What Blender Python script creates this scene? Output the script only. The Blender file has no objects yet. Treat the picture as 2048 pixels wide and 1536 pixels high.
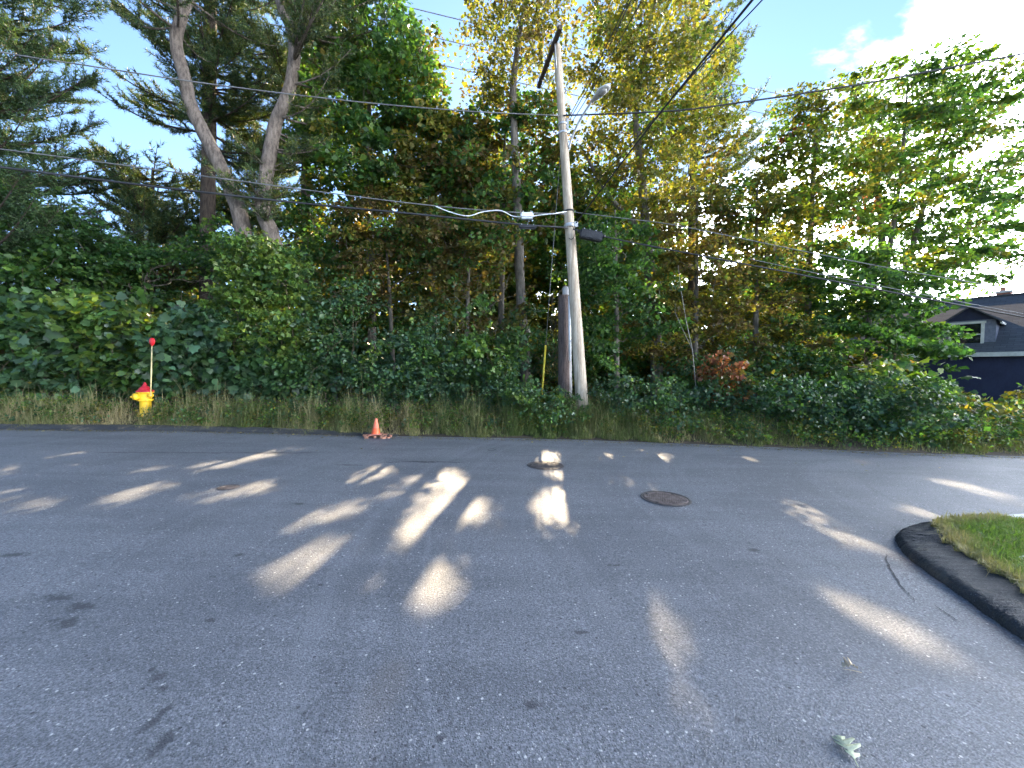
import bpy, bmesh, math, random
import numpy as np
from mathutils import Vector, Matrix

random.seed(7)
RNG = np.random.default_rng(7)
sc = bpy.context.scene
C = bpy.context.collection
R = math.radians

# ------------------------------------------------------------------ camera
FPX, W, H, HORIZON = 780.0, 2048, 1536, 738.0
CAM_H = 1.63
PITCH = -math.atan((H / 2 - HORIZON) / FPX)
cam_d = bpy.data.cameras.new('camera')
cam_d.sensor_width = 36.0
cam_d.lens = FPX / W * 36.0
cam_d.clip_start = 0.05
cam_d.clip_end = 2000
cam = bpy.data.objects.new('camera', cam_d)
C.objects.link(cam)
cam.location = (0, 0, CAM_H)
cam.rotation_euler = (R(90) + PITCH, 0, 0)
sc.camera = cam


def ray(x, y):
    u, v = (x - W / 2) / FPX, (H / 2 - y) / FPX
    c, s = math.cos(PITCH), math.sin(PITCH)
    return np.array([u, c - s * v, s + c * v])


def at(x, y, Y):
    """pixel -> point at distance Y into the street"""
    d = ray(x, y)
    return np.array([0, 0, CAM_H]) + d * (Y / d[1])


def norm(v):
    return v / (np.linalg.norm(v, axis=-1, keepdims=True) + 1e-9)


SLOPE = -0.022          # the street falls gently to the right


def gz(X, Y=0):
    return SLOPE * np.clip(X, -40, 40)


def on_road(x, y):
    d = ray(x, y)
    t = CAM_H / (SLOPE * d[0] - d[2])
    return np.array([0, 0, CAM_H]) + d * t


def to_px(P):
    c, s = math.cos(PITCH), math.sin(PITCH)
    dy, dz = P[:, 1], P[:, 2] - CAM_H
    fw = np.maximum(dy * c + dz * s, 1e-3)
    up = -dy * s + dz * c
    return W / 2 + P[:, 0] / fw * FPX, H / 2 - up / fw * FPX


# ------------------------------------------------------------------ light
SUN = ray(1107, 300)
SUN = SUN / np.linalg.norm(SUN)
SUN_EL = math.asin(SUN[2])
SUN_AZ = math.atan2(SUN[0], SUN[1])
sun_d = bpy.data.lights.new('sun', 'SUN')
sun_d.energy = 4.1
sun_d.angle = R(0.7)
sun_d.color = (1.0, 0.80, 0.54)
sun = bpy.data.objects.new('sun', sun_d)
C.objects.link(sun)
sun.rotation_euler = Vector(SUN).to_track_quat('Z', 'Y').to_euler()

wd = bpy.data.worlds.new('World')
sc.world = wd
wd.use_nodes = True
nt = wd.node_tree
nt.nodes.clear()


def N(t, ty, **kw):
    n = t.nodes.new(ty)
    for k, v in kw.items():
        setattr(n, k, v)
    return n


def L(t, a, b):
    t.links.new(a, b)


def mth(t, op, a, b=None, c=None, clamp=False):
    n = N(t, 'ShaderNodeMath', operation=op, use_clamp=clamp)
    for i, v in enumerate((a, b, c)):
        if v is None:
            continue
        if isinstance(v, (int, float)):
            n.inputs[i].default_value = v
        else:
            L(t, v, n.inputs[i])
    return n.outputs[0]


def smooth(t, v, a, b):
    n = N(t, 'ShaderNodeMapRange', interpolation_type='SMOOTHSTEP')
    L(t, v, n.inputs[0])
    n.inputs[1].default_value = a
    n.inputs[2].default_value = b
    return n.outputs[0]


def mixc(t, f, a, b, mode='MIX'):
    n = N(t, 'ShaderNodeMix', data_type='RGBA', blend_type=mode)
    for k, v in ((0, f), (6, a), (7, b)):
        if isinstance(v, (int, float)):
            n.inputs[k].default_value = v
        elif isinstance(v, tuple):
            n.inputs[k].default_value = (v[0], v[1], v[2], 1)
        else:
            L(t, v, n.inputs[k])
    return n.outputs[2]


sky = N(nt, 'ShaderNodeTexSky', sky_type='NISHITA')
sky.sun_disc = False
sky.sun_elevation = SUN_EL
sky.sun_rotation = SUN_AZ
sky.altitude = 50
sky.air_density = 0.75
sky.dust_density = 0.05
sky.ozone_density = 2.5
tc = N(nt, 'ShaderNodeTexCoord')
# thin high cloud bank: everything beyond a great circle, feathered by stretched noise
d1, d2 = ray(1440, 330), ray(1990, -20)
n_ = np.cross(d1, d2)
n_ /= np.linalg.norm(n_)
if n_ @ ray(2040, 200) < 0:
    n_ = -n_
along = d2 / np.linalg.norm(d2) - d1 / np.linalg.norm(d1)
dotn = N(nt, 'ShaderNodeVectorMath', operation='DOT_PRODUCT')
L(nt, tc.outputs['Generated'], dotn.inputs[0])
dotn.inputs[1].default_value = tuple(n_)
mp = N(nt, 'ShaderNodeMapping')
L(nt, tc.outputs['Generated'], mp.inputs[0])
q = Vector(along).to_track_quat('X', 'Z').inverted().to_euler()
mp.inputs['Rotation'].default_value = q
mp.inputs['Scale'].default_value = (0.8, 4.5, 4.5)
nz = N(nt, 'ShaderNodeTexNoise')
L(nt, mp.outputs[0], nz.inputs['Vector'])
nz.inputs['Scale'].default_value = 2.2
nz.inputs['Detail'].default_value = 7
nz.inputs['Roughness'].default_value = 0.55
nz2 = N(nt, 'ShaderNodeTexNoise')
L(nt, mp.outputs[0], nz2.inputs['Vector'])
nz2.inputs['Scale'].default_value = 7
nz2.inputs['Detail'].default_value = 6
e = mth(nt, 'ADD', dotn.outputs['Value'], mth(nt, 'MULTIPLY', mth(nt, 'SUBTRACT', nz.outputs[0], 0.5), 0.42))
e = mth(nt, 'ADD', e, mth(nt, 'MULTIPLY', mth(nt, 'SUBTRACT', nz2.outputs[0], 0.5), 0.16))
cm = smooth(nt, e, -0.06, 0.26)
cloud = mixc(nt, nz2.outputs[0], (46.0, 50.0, 57.0), (66.0, 69.0, 74.0))  # runs on out of view; radiance raised as added fill light for the road
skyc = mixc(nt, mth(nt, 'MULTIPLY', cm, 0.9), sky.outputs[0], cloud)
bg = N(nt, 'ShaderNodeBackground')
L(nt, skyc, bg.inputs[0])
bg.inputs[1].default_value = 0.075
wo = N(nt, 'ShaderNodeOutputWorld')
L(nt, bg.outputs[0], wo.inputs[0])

vs = sc.view_settings
vs.view_transform = 'Standard'
vs.look = 'None'
vs.gamma = 1
vs.use_curve_mapping = False
vs.exposure = 2.62
sc.cycles.max_bounces = 8
sc.cycles.diffuse_bounces = 4
sc.cycles.transmission_bounces = 6
sc.cycles.use_denoising = True

# ------------------------------------------------------------------ helpers
TRI = [0]


def tag(o, label=None, cat=None, group=None, kind=None):
    if label: o['label'] = label
    if cat: o['category'] = cat
    if group: o['group'] = group
    if kind: o['kind'] = kind
    return o


def link(name, me, mat, parent=None):
    o = bpy.data.objects.new(name, me)
    C.objects.link(o)
    if mat is not None and len(me.materials) == 0:
        me.materials.append(mat)
    if parent is not None:
        o.parent = parent
    return o


def thing(name, label, cat, loc=(0, 0, 0), rot=(0, 0, 0), group=None):
    o = bpy.data.objects.new(name, None)
    o.empty_display_size = 0.2
    C.objects.link(o)
    o.location = loc
    o.rotation_euler = rot
    return tag(o, label, cat, group)


def np_mesh(name, V, F, col=None, smooth_=False):
    """V (n,3), F (m,3) or (m,4)"""
    V = np.asarray(V, np.float32)
    F = np.asarray(F, np.int32)
    me = bpy.data.meshes.new(name)
    k = F.shape[1]
    me.vertices.add(len(V))
    me.vertices.foreach_set('co', V.ravel())
    me.loops.add(F.size)
    me.loops.foreach_set('vertex_index', F.ravel())
    me.polygons.add(len(F))
    me.polygons.foreach_set('loop_start', np.arange(len(F), dtype=np.int32) * k)
    me.polygons.foreach_set('loop_total', np.full(len(F), k, np.int32))
    if smooth_:
        me.polygons.foreach_set('use_smooth', np.ones(len(F), bool))
    if col is not None:
        a = me.color_attributes.new('Col', 'FLOAT_COLOR', 'POINT')
        c4 = np.ones((len(V), 4), np.float32)
        c4[:, :3] = col
        a.data.foreach_set('color', c4.ravel())
    me.update(calc_edges=True)
    TRI[0] += len(F) * (k - 2)
    return me


class MB:
    """collects simple solids into one mesh"""

    def __init__(s):
        s.bm = bmesh.new()

    def box(s, c, size, rot=None, bevel=0):
        r = bmesh.ops.create_cube(s.bm, size=1)
        M = Matrix.Translation(Vector(c)) @ (rot.to_matrix().to_4x4() if rot is not None else Matrix.Identity(4)) @ Matrix.Diagonal((*size, 1))
        bmesh.ops.transform(s.bm, matrix=M, verts=r['verts'])
        if bevel:
            es = list({e for v in r['verts'] for e in v.link_edges})
            bmesh.ops.bevel(s.bm, geom=es, offset=bevel, segments=2, affect='EDGES')
        return s

    def tube(s, pts, rad, n=8, caps=True):
        pts = [Vector(p) for p in pts]
        if not hasattr(rad, '__len__'):
            rad = [rad] * len(pts)
        rings = []
        ref = None
        for i, p in enumerate(pts):
            d = (pts[min(i + 1, len(pts) - 1)] - pts[max(i - 1, 0)]).normalized()
            if ref is None:
                ref = Vector((0, 0, 1)) if abs(d.z) < 0.9 else Vector((1, 0, 0))
            a = d.cross(ref).normalized()
            b = d.cross(a).normalized()
            ref = -b if False else ref
            rings.append([s.bm.verts.new(p + (a * math.cos(2 * math.pi * k / n) + b * math.sin(2 * math.pi * k / n)) * rad[i]) for k in range(n)])
        for r0, r1 in zip(rings, rings[1:]):
            for k in range(n):
                f = s.bm.faces.new((r0[k], r0[(k + 1) % n], r1[(k + 1) % n], r1[k]))
                f.smooth = True
        if caps:
            s.bm.faces.new(rings[0][::-1])
            s.bm.faces.new(rings[-1])
        return s

    def lathe(s, prof, n=20, M=None, caps=True):
        rings = []
        for (r, z) in prof:
            ring = []
            for k in range(n):
                a = 2 * math.pi * k / n
                p = Vector((r * math.cos(a), r * math.sin(a), z))
                ring.append(s.bm.verts.new(M @ p if M is not None else p))
            rings.append(ring)
        for r0, r1 in zip(rings, rings[1:]):
            for k in range(n):
                f = s.bm.faces.new((r0[k], r0[(k + 1) % n], r1[(k + 1) % n], r1[k]))
                f.smooth = True
        if caps:
            s.bm.faces.new(rings[0][::-1])
            s.bm.faces.new(rings[-1])
        return s

    def poly(s, pts):
        s.bm.faces.new([s.bm.verts.new(Vector(p)) for p in pts])
        return s

    def build(s, name, mat, parent=None):
        bmesh.ops.recalc_face_normals(s.bm, faces=s.bm.faces)
        me = bpy.data.meshes.new(name)
        s.bm.to_mesh(me)
        TRI[0] += sum(len(f.verts) - 2 for f in s.bm.faces)
        s.bm.free()
        return link(name, me, mat, parent)


# ------------------------------------------------------------------ materials
def new_mat(name):
    m = bpy.data.materials.new(name)
    m.use_nodes = True
    t = m.node_tree
    t.nodes.clear()
    out = N(t, 'ShaderNodeOutputMaterial')
    return m, t, out


def principled(t, out, col, rough=0.7, spec=0.4, metal=0.0, bump=None, bstr=0.3, bdist=0.01):
    p = N(t, 'ShaderNodeBsdfPrincipled')
    if isinstance(col, tuple):
        p.inputs['Base Color'].default_value = (*col, 1)
    else:
        L(t, col, p.inputs['Base Color'])
    if isinstance(rough, (int, float)):
        p.inputs['Roughness'].default_value = rough
    else:
        L(t, rough, p.inputs['Roughness'])
    p.inputs['Specular IOR Level'].default_value = spec
    p.inputs['Metallic'].default_value = metal
    if bump is not None:
        b = N(t, 'ShaderNodeBump')
        b.inputs['Strength'].default_value = bstr
        b.inputs['Distance'].default_value = bdist
        L(t, bump, b.inputs['Height'])
        L(t, b.outputs[0], p.inputs['Normal'])
    L(t, p.outputs[0], out.inputs[0])
    return p


def noise(t, vec, scale, detail=4, rough=0.5):
    n = N(t, 'ShaderNodeTexNoise')
    n.inputs['Scale'].default_value = scale
    n.inputs['Detail'].default_value = detail
    n.inputs['Roughness'].default_value = rough
    L(t, vec, n.inputs['Vector'])
    return n.outputs[0]


def coords(t, scale=None):
    g = N(t, 'ShaderNodeTexCoord').outputs['Object']
    if scale:
        m = N(t, 'ShaderNodeMapping')
        m.inputs['Scale'].default_value = scale
        L(t, g, m.inputs[0])
        g = m.outputs[0]
    return g


def worn(name, c1, c2, scale=6, rough=0.7, stretch=None, spec=0.4, metal=0, bstr=0.3, bdist=0.005, lo=0.35, hi=0.65):
    m, t, out = new_mat(name)
    v = coords(t, stretch)
    n1 = noise(t, v, scale, 6, 0.6)
    n2 = noise(t, v, scale * 7, 3, 0.6)
    f = smooth(t, mth(t, 'ADD', mth(t, 'MULTIPLY', n1, 0.65), mth(t, 'MULTIPLY', n2, 0.35)), lo, hi)
    principled(t, out, mixc(t, f, c1, c2), rough, spec, metal, n2, bstr, bdist)
    return m


def leaf_material(name, trans=0.42, tint=(1.5, 1.35, 0.55), rough=0.5, spec=0.35):
    m, t, out = new_mat(name)
    a = N(t, 'ShaderNodeAttribute', attribute_name='Col')
    p = N(t, 'ShaderNodeBsdfPrincipled')
    L(t, a.outputs['Color'], p.inputs['Base Color'])
    p.inputs['Roughness'].default_value = rough
    p.inputs['Specular IOR Level'].default_value = spec
    tr = N(t, 'ShaderNodeBsdfTranslucent')
    L(t, mixc(t, 1.0, a.outputs['Color'], tint, 'MULTIPLY'), tr.inputs[0])
    mx = N(t, 'ShaderNodeMixShader')
    mx.inputs[0].default_value = trans
    L(t, p.outputs[0], mx.inputs[1])
    L(t, tr.outputs[0], mx.inputs[2])
    L(t, mx.outputs[0], out.inputs[0])
    return m


M_LEAF = leaf_material('leaf', 0.5, (1.75, 1.85, 0.75))
M_BIG = leaf_material('broad_leaf', 0.35, (1.9, 1.9, 0.6), 0.42, 0.5)
M_NEEDLE = leaf_material('pine_needle', 0.30, (2.0, 1.8, 0.6), 0.5, 0.3)
M_GRASS = leaf_material('grass_blade', 0.35, (1.6, 1.5, 0.7), 0.6, 0.25)

# asphalt -----------------------------------------------------------
STAINS = [(110, 1195, 0.11, 0.05), (160, 1215, 0.10, 0.06), (130, 1245, 0.12, 0.05), (318, 1350, 0.04, 0.05),
          (310, 1440, 0.03, 0.09), (322, 1490, 0.03, 0.06), (480, 1110, 0.05, 0.03), (598, 1008, 0.10, 0.04),
          (1060, 1410, 0.04, 0.03), (967, 1307, 0.03, 0.03), (1165, 1265, 0.05, 0.02), (860, 925, 0.18, 0.05),
          (700, 930, 0.2, 0.04), (325, 1375, .03, .02), (305, 1338, .02, .02), (640, 1170, .03, .015), (1510, 1100, .06, .04), (1230, 1130, .08, .02),
          (1600, 1010, .15, .03), (30, 1110, .1, .04), (1480, 1440, .03, .02), (880, 1480, .02, .02), (420, 1240, .03, .02)]


def asphalt(name, base, dark, speck, stains=(), dirty=0.0):
    m, t, out = new_mat(name)
    v = coords(t)
    big = noise(t, v, 0.55, 5, 0.55)
    strv = coords(t, (0.35, 2.2, 1))
    streak = noise(t, strv, 1.3, 4, 0.6)
    mid = noise(t, v, 14, 5, 0.7)
    fine = noise(t, v, 170, 2, 0.7)
    vo = N(t, 'ShaderNodeTexVoronoi')
    vo.inputs['Scale'].default_value = 95
    L(t, v, vo.inputs['Vector'])
    sep = N(t, 'ShaderNodeSeparateColor')
    L(t, vo.outputs['Color'], sep.inputs[0])
    stone = smooth(t, sep.outputs[0], 0.86, 1.0)
    pit = smooth(t, sep.outputs[1], 0.70, 1.0)
    core = smooth(t, vo.outputs['Distance'], 0.50, 0.2)
    grain = noise(t, v, 75, 3, 0.75)
    c = mixc(t, smooth(t, mth(t, 'ADD', mth(t, 'MULTIPLY', big, 0.5), mth(t, 'MULTIPLY', streak, 0.5)), 0.40, 0.58), dark, base)
    c = mixc(t, mth(t, 'MULTIPLY', smooth(t, mid, 0.35, 0.75), 0.3), c, tuple(x * 1.25 for x in base))
    c = mixc(t, mth(t, 'SUBTRACT', 0.75, mth(t, 'MULTIPLY', smooth(t, grain, 0.38, 0.60), 0.75)), c, tuple(x * 0.42 for x in dark))
    c = mixc(t, mth(t, 'MULTIPLY', smooth(t, grain, 0.55, 0.72), 0.5), c, tuple(x * 1.7 for x in base))
    c = mixc(t, mth(t, 'MULTIPLY', mth(t, 'MULTIPLY', stone, core), 0.85), c, speck)
    c = mixc(t, mth(t, 'MULTIPLY', mth(t, 'MULTIPLY', pit, core), 0.6), c, tuple(x * 0.3 for x in dark))
    if stains:
        # faint worn arcs where traffic turns round the lawn corner, and rare pale stones
        rad = N(t, 'ShaderNodeVectorMath', operation='DISTANCE')
        L(t, v, rad.inputs[0])
        rad.inputs[1].default_value = (7.5, 4.5, 0)
        cmb = N(t, 'ShaderNodeCombineXYZ')
        L(t, mth(t, 'ADD', rad.outputs['Value'], mth(t, 'MULTIPLY', big, .35)), cmb.inputs[0])
        arcn = noise(t, cmb.outputs[0], 3.2, 4, 0.7)
        c = mixc(t, mth(t, 'MULTIPLY', smooth(t, arcn, 0.50, 0.72), 0.34), c, tuple(x * 0.55 for x in dark))
        c = mixc(t, mth(t, 'MULTIPLY', smooth(t, arcn, 0.48, 0.30), 0.30), c, tuple(x * 1.25 for x in base))
        v2 = N(t, 'ShaderNodeTexVoronoi')
        v2.inputs['Scale'].default_value = 34
        L(t, v, v2.inputs['Vector'])
        s2 = N(t, 'ShaderNodeSeparateColor')
        L(t, v2.outputs['Color'], s2.inputs[0])
        c = mixc(t, mth(t, 'MULTIPLY', mth(t, 'GREATER_THAN', s2.outputs[0], 0.93), smooth(t, v2.outputs['Distance'], 0.30, 0.16)), c, speck)
        c = mixc(t, mth(t, 'MULTIPLY', mth(t, 'GREATER_THAN', s2.outputs[1], 0.95), smooth(t, v2.outputs['Distance'], 0.36, 0.2)), c, tuple(x * 0.35 for x in dark))
    else:
        dirt = noise(t, v, 5, 6, 0.7)
        c = mixc(t, mth(t, 'MULTIPLY', smooth(t, dirt, 0.50, 0.68), dirty), c, (0.15, 0.125, 0.09))
    # oil drips and scuffs
    for (px, py, a, b) in stains:
        P = on_road(px, py)
        mp_ = N(t, 'ShaderNodeMapping')
        L(t, v, mp_.inputs[0])
        mp_.inputs['Location'].default_value = (-P[0] / a, -P[1] / b, 0)
        mp_.inputs['Scale'].default_value = (1 / a, 1 / b, 0)
        ln = N(t, 'ShaderNodeVectorMath', operation='LENGTH')
        L(t, mp_.outputs[0], ln.inputs[0])
        d = mth(t, 'ADD', ln.outputs['Value'], mth(t, 'MULTIPLY', mth(t, 'SUBTRACT', mid, 0.5), 4.0))
        f = smooth(t, d, 1.3, 0.2)
        c = mixc(t, mth(t, 'MULTIPLY', f, 0.8), c, tuple(x * 0.25 for x in dark))
    hgt = mth(t, 'ADD', mth(t, 'MULTIPLY', core, 0.7), mth(t, 'MULTIPLY', fine, 0.6))
    principled(t, out, c, 0.62, 0.5, 0, hgt, 0.7, 0.006)
    return m


M_ROAD = asphalt('road_asphalt', (0.200, 0.206, 0.220), (0.138, 0.144, 0.156), (0.48, 0.47, 0.45), STAINS)
M_BERM = asphalt('berm_asphalt', (0.040, 0.041, 0.045), (0.028, 0.029, 0.032), (0.16, 0.16, 0.16), (), 0.35)
M_BERM2 = asphalt('verge_berm_asphalt', (0.055, 0.056, 0.06), (0.034, 0.035, 0.038), (0.16, 0.16, 0.16), (), 0.9)
M_TAR = worn('tar', (0.03, 0.03, 0.035), (0.055, 0.057, 0.06), 9, 0.75)
M_SOIL = worn('forest_soil', (0.035, 0.026, 0.016), (0.075, 0.055, 0.032), 1.5, 0.95, bstr=0.8, bdist=0.05)
M_LAWN = worn('lawn_soil', (0.035, 0.05, 0.014), (0.075, 0.08, 0.03), 3, 0.95)
M_POLE = worn('weathered_pole_wood', (0.26, 0.20, 0.14), (0.56, 0.465, 0.355), 4, 0.85, (5, 5, 0.35), bstr=0.5, bdist=0.01)
M_ARM = worn('dark_crossarm_wood', (0.035, 0.022, 0.016), (0.10, 0.075, 0.055), 5, 0.85, (3, 3, 3))
M_STUMP = worn('creosote_pole_wood', (0.055, 0.038, 0.032), (0.17, 0.125, 0.11), 4, 0.9, (9, 9, 0.7), bstr=0.8, bdist=0.02)
M_GREYW = worn('grey_split_wood', (0.25, 0.24, 0.23), (0.5, 0.48, 0.46), 5, 0.9, (5, 5, 0.6))
M_BARK = worn('pine_bark', (0.075, 0.058, 0.046), (0.24, 0.195, 0.16), 3.0, 0.9, (5, 5, 1.3), bstr=0.9, bdist=0.04)
M_DBARK = worn('dark_bark', (0.030, 0.021, 0.016), (0.085, 0.062, 0.046), 4, 0.9, (5, 5, 1.0), bstr=0.8, bdist=0.03)
M_MBARK = worn('maple_bark', (0.07, 0.06, 0.048), (0.18, 0.155, 0.125), 4, 0.9, (5, 5, 1.0), bstr=0.6, bdist=0.02)
M_PBARK = worn('pale_bark', (0.16, 0.145, 0.12), (0.36, 0.33, 0.28), 4, 0.9, (5, 5, 1.0), bstr=0.6, bdist=0.02)
M_TWIG = worn('twig', (0.05, 0.04, 0.025), (0.11, 0.09, 0.05), 4, 0.9)
M_GALV = worn('galvanised_steel', (0.36, 0.37, 0.38), (0.55, 0.56, 0.57), 8, 0.5, metal=0.3)
M_LAMP = worn('lamp_housing', (0.42, 0.42, 0.41), (0.58, 0.58, 0.56), 5, 0.45)
M_LENS = worn('lamp_lens', (0.25, 0.25, 0.24), (0.4, 0.4, 0.38), 12, 0.2)
M_BLACK = worn('black_rubber', (0.012, 0.012, 0.014), (0.03, 0.03, 0.034), 6, 0.55)
M_CABLE = worn('cable_sheath', (0.018, 0.018, 0.02), (0.04, 0.04, 0.043), 2, 0.5)
M_ALU = worn('aluminium_wire', (0.10, 0.10, 0.10), (0.20, 0.20, 0.195), 2, 0.5, metal=0.2)
M_WHITE = worn('white_plastic', (0.60, 0.62, 0.64), (0.78, 0.80, 0.82), 5, 0.5)
M_PORC = worn('porcelain', (0.35, 0.34, 0.33), (0.5, 0.5, 0.5), 5, 0.3)
M_IRON = worn('rusty_cast_iron', (0.085, 0.062, 0.052), (0.19, 0.155, 0.14), 12, 0.65, metal=0.25, bstr=0.5)
M_IRON2 = worn('dark_cast_iron', (0.05, 0.045, 0.043), (0.12, 0.105, 0.10), 12, 0.6, metal=0.3, bstr=0.5)
M_HYD = worn('hydrant_yellow_paint', (0.62, 0.36, 0.015), (0.82, 0.52, 0.03), 7, 0.42)
M_RED = worn('hydrant_red_paint', (0.36, 0.012, 0.022), (0.50, 0.03, 0.04), 7, 0.38)
M_FLAG = worn('red_marker', (0.50, 0.008, 0.012), (0.62, 0.015, 0.02), 8, 0.4)
M_ROD = worn('cream_fibreglass', (0.62, 0.50, 0.22), (0.74, 0.62, 0.32), 8, 0.5)
M_CONE = worn('orange_plastic', (0.62, 0.075, 0.02), (0.80, 0.13, 0.035), 6, 0.5)
M_BAND = worn('faded_cone_band', (0.55, 0.11, 0.05), (0.66, 0.19, 0.11), 8, 0.6)
M_CBASE = worn('dirty_cone_base', (0.30, 0.10, 0.07), (0.46, 0.20, 0.15), 9, 0.7)
M_BRICK = worn('broken_brick', (0.20, 0.075, 0.045), (0.40, 0.22, 0.15), 30, 0.9)
M_YELLOW = worn('yellow_guy_guard', (0.55, 0.40, 0.02), (0.70, 0.55, 0.06), 6, 0.5)
M_SIDING = worn('navy_siding', (0.012, 0.015, 0.045), (0.020, 0.025, 0.065), 3, 0.6, (1, 1, 0.5), bstr=0.1)
M_TRIM = worn('white_trim', (0.50, 0.49, 0.44), (0.66, 0.64, 0.58), 3, 0.6)
M_GREYSIDE = worn('grey_dormer_shingle', (0.11, 0.12, 0.16), (0.19, 0.20, 0.25), 10, 0.8)
M_CBRICK = worn('chimney_brick', (0.17, 0.065, 0.045), (0.33, 0.16, 0.12), 14, 0.9)
M_CONC = worn('pale_concrete', (0.50, 0.50, 0.49), (0.68, 0.68, 0.66), 4, 0.8)
M_OAK = worn('pale_leaf_underside', (0.48, 0.50, 0.30), (0.62, 0.64, 0.42), 30, 0.6)
M_DRY = worn('dry_leaf', (0.36, 0.27, 0.16), (0.55, 0.45, 0.32), 30, 0.7)

m, t, out = new_mat('window_glass')
principled(t, out, (0.012, 0.014, 0.016), 0.06, 0.6)
M_GLASS = m

m, t, out = new_mat('asphalt_shingle')
v = coords(t)
br = N(t, 'ShaderNodeTexBrick')
L(t, v, br.inputs['Vector'])
br.inputs['Scale'].default_value = 1.0
br.inputs['Brick Width'].default_value = 0.32
br.inputs['Row Height'].default_value = 0.14
br.inputs['Mortar Size'].default_value = 0.008
br.inputs['Color1'].default_value = (0.055, 0.058, 0.068, 1)
br.inputs['Color2'].default_value = (0.10, 0.104, 0.115, 1)
br.inputs['Mortar'].default_value = (0.02, 0.02, 0.024, 1)
sh = mixc(t, noise(t, v, 3, 5), br.outputs[0], (0.09, 0.09, 0.10))
principled(t, out, sh, 0.85, 0.35, 0, br.outputs['Fac'], 0.5, -0.01)
M_SHINGLE = m

# ------------------------------------------------------------------ ground
EDGE_PX = [(0, 858), (300, 860), (560, 866), (760, 872), (1000, 876), (1165, 880), (1500, 893), (1800, 906), (2047, 913)]
EP = np.array([on_road(*p) for p in EDGE_PX])
EX = np.concatenate(([-60, -30], EP[:, 0], [30, 60]))
EYv = np.concatenate(([EP[0, 1] + 1.0, EP[0, 1] + 0.5], EP[:, 1], [EP[-1, 1] - 1.0, EP[-1, 1] - 2.0]))


def edge(X):
    return np.interp(X, EX, EYv)


def wob(X, a=1.0):
    return a * (0.5 * np.sin(X * 2.3 + 1) + 0.3 * np.sin(X * 5.1) + 0.2 * np.sin(X * 11.7 + 2))


def bank(X, Y):
    """height of the wooded side above the road plane"""
    d = Y - edge(X)
    s = np.clip(d / 1.2, 0, 1)
    h = 0.22 * s * s * (3 - 2 * s)
    return np.where(d < 0.0, -0.05, h + 0.0)


def floor_z(X, Y):
    X = np.asarray(X, float)
    return gz(X) + bank(X, np.asarray(Y, float)) + 0.05 * np.sin(X * 0.7) * np.sin(np.asarray(Y) * 0.5) * (np.asarray(Y) > edge(X) + 1.5)


def grid_mesh(xs, ysfun, zfun, name):
    nx = len(xs)
    V = []
    for x in xs:
        ys = ysfun(x)
        for y in ys:
            V.append((x, y, float(zfun(x, y))))
    ny = len(ysfun(xs[0]))
    F = [(i * ny + j, (i + 1) * ny + j, (i + 1) * ny + j + 1, i * ny + j + 1) for i in range(nx - 1) for j in range(ny - 1)]
    return np_mesh(name, V, F, smooth_=True)


xs = np.concatenate(([-400, -150, -60], np.arange(-40, 40.1, 0.5), [60, 150, 400]))
terr = grid_mesh(xs, lambda x: np.concatenate(([-400, -100, -30, -10, 0, 5], edge(x) + np.array([-0.6, -0.15, 0.02, 0.2, 0.4, 0.7, 1.0, 1.3, 2, 3, 5, 8, 12, 20, 40, 120, 400]))), floor_z, 'ground')
tag(link('ground', terr, M_SOIL), 'dark leaf-strewn woodland soil under the trees', 'ground', kind='structure')

xs = np.concatenate(([-60], np.arange(-30, 30.1, 0.15), [60]))
road = grid_mesh(xs, lambda x: np.concatenate((np.linspace(-30, 8, 12), [edge(x) + 0.05 + 0.05 * wob(x)])), lambda x, y: gz(x), 'road')
tag(link('road', road, M_ROAD), 'worn blue-grey asphalt road with dappled sunlight', 'road', kind='structure')

# dark asphalt berm along the far side
xs = np.arange(-16, -2.6, 0.12)
V, F = [], []
prof = [(-0.10, 0.004), (-0.04, 0.035), (0.06, 0.075), (0.2, 0.085), (0.34, 0.06)]
for i, x in enumerate(xs):
    w = 0.03 * wob(x * 1.7)
    hh = 1.0 if x < -5.5 else max(0.1, 1 - (x + 5.5) / 3.2)
    for (dy, dz) in prof:
        V.append((x, edge(x) + dy + w, gz(x) + 0.006 + dz * hh))
k = len(prof)
F = [(i * k + j, (i + 1) * k + j, (i + 1) * k + j + 1, i * k + j + 1) for i in range(len(xs) - 1) for j in range(k - 1)]
tag(link('kerb_berm', np_mesh('kerb_berm', V, F, smooth_=True), M_BERM2), 'low dark asphalt berm along the grass verge', 'kerb', kind='structure')


def strip(name, pts, w, label, lift=0.004):
    """thin tar line on the road"""
    V = []
    for i, p in enumerate(pts):
        d = pts[min(i + 1, len(pts) - 1)] - pts[max(i - 1, 0)]
        nrm = np.array([-d[1], d[0]]) / (np.hypot(d[0], d[1]) + 1e-9)
        ww = w * (0.5 + 0.8 * random.random()) * min(1, 0.2 + 0.4 * i, 0.2 + 0.4 * (len(pts) - 1 - i))
        for s in (-1, 1):
            q_ = p[:2] + nrm * ww * s
            V.append((q_[0], q_[1], gz(q_[0]) + lift))
    F = [(2 * i, 2 * i + 2, 2 * i + 3, 2 * i + 1) for i in range(len(pts) - 1)]
    tag(link(name, np_mesh(name, V, F), M_TAR), label, 'tar seam', kind='structure')


def line_pts(pix, n=40, jit=0.012):
    P = np.array([on_road(*p) for p in pix])
    tt = np.linspace(0, 1, len(P))
    ti = np.linspace(0, 1, n)
    Q = np.stack([np.interp(ti, tt, P[:, k]) for k in range(3)], 1)
    Q[:, :2] += RNG.normal(0, jit, (n, 2))
    return Q


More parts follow.
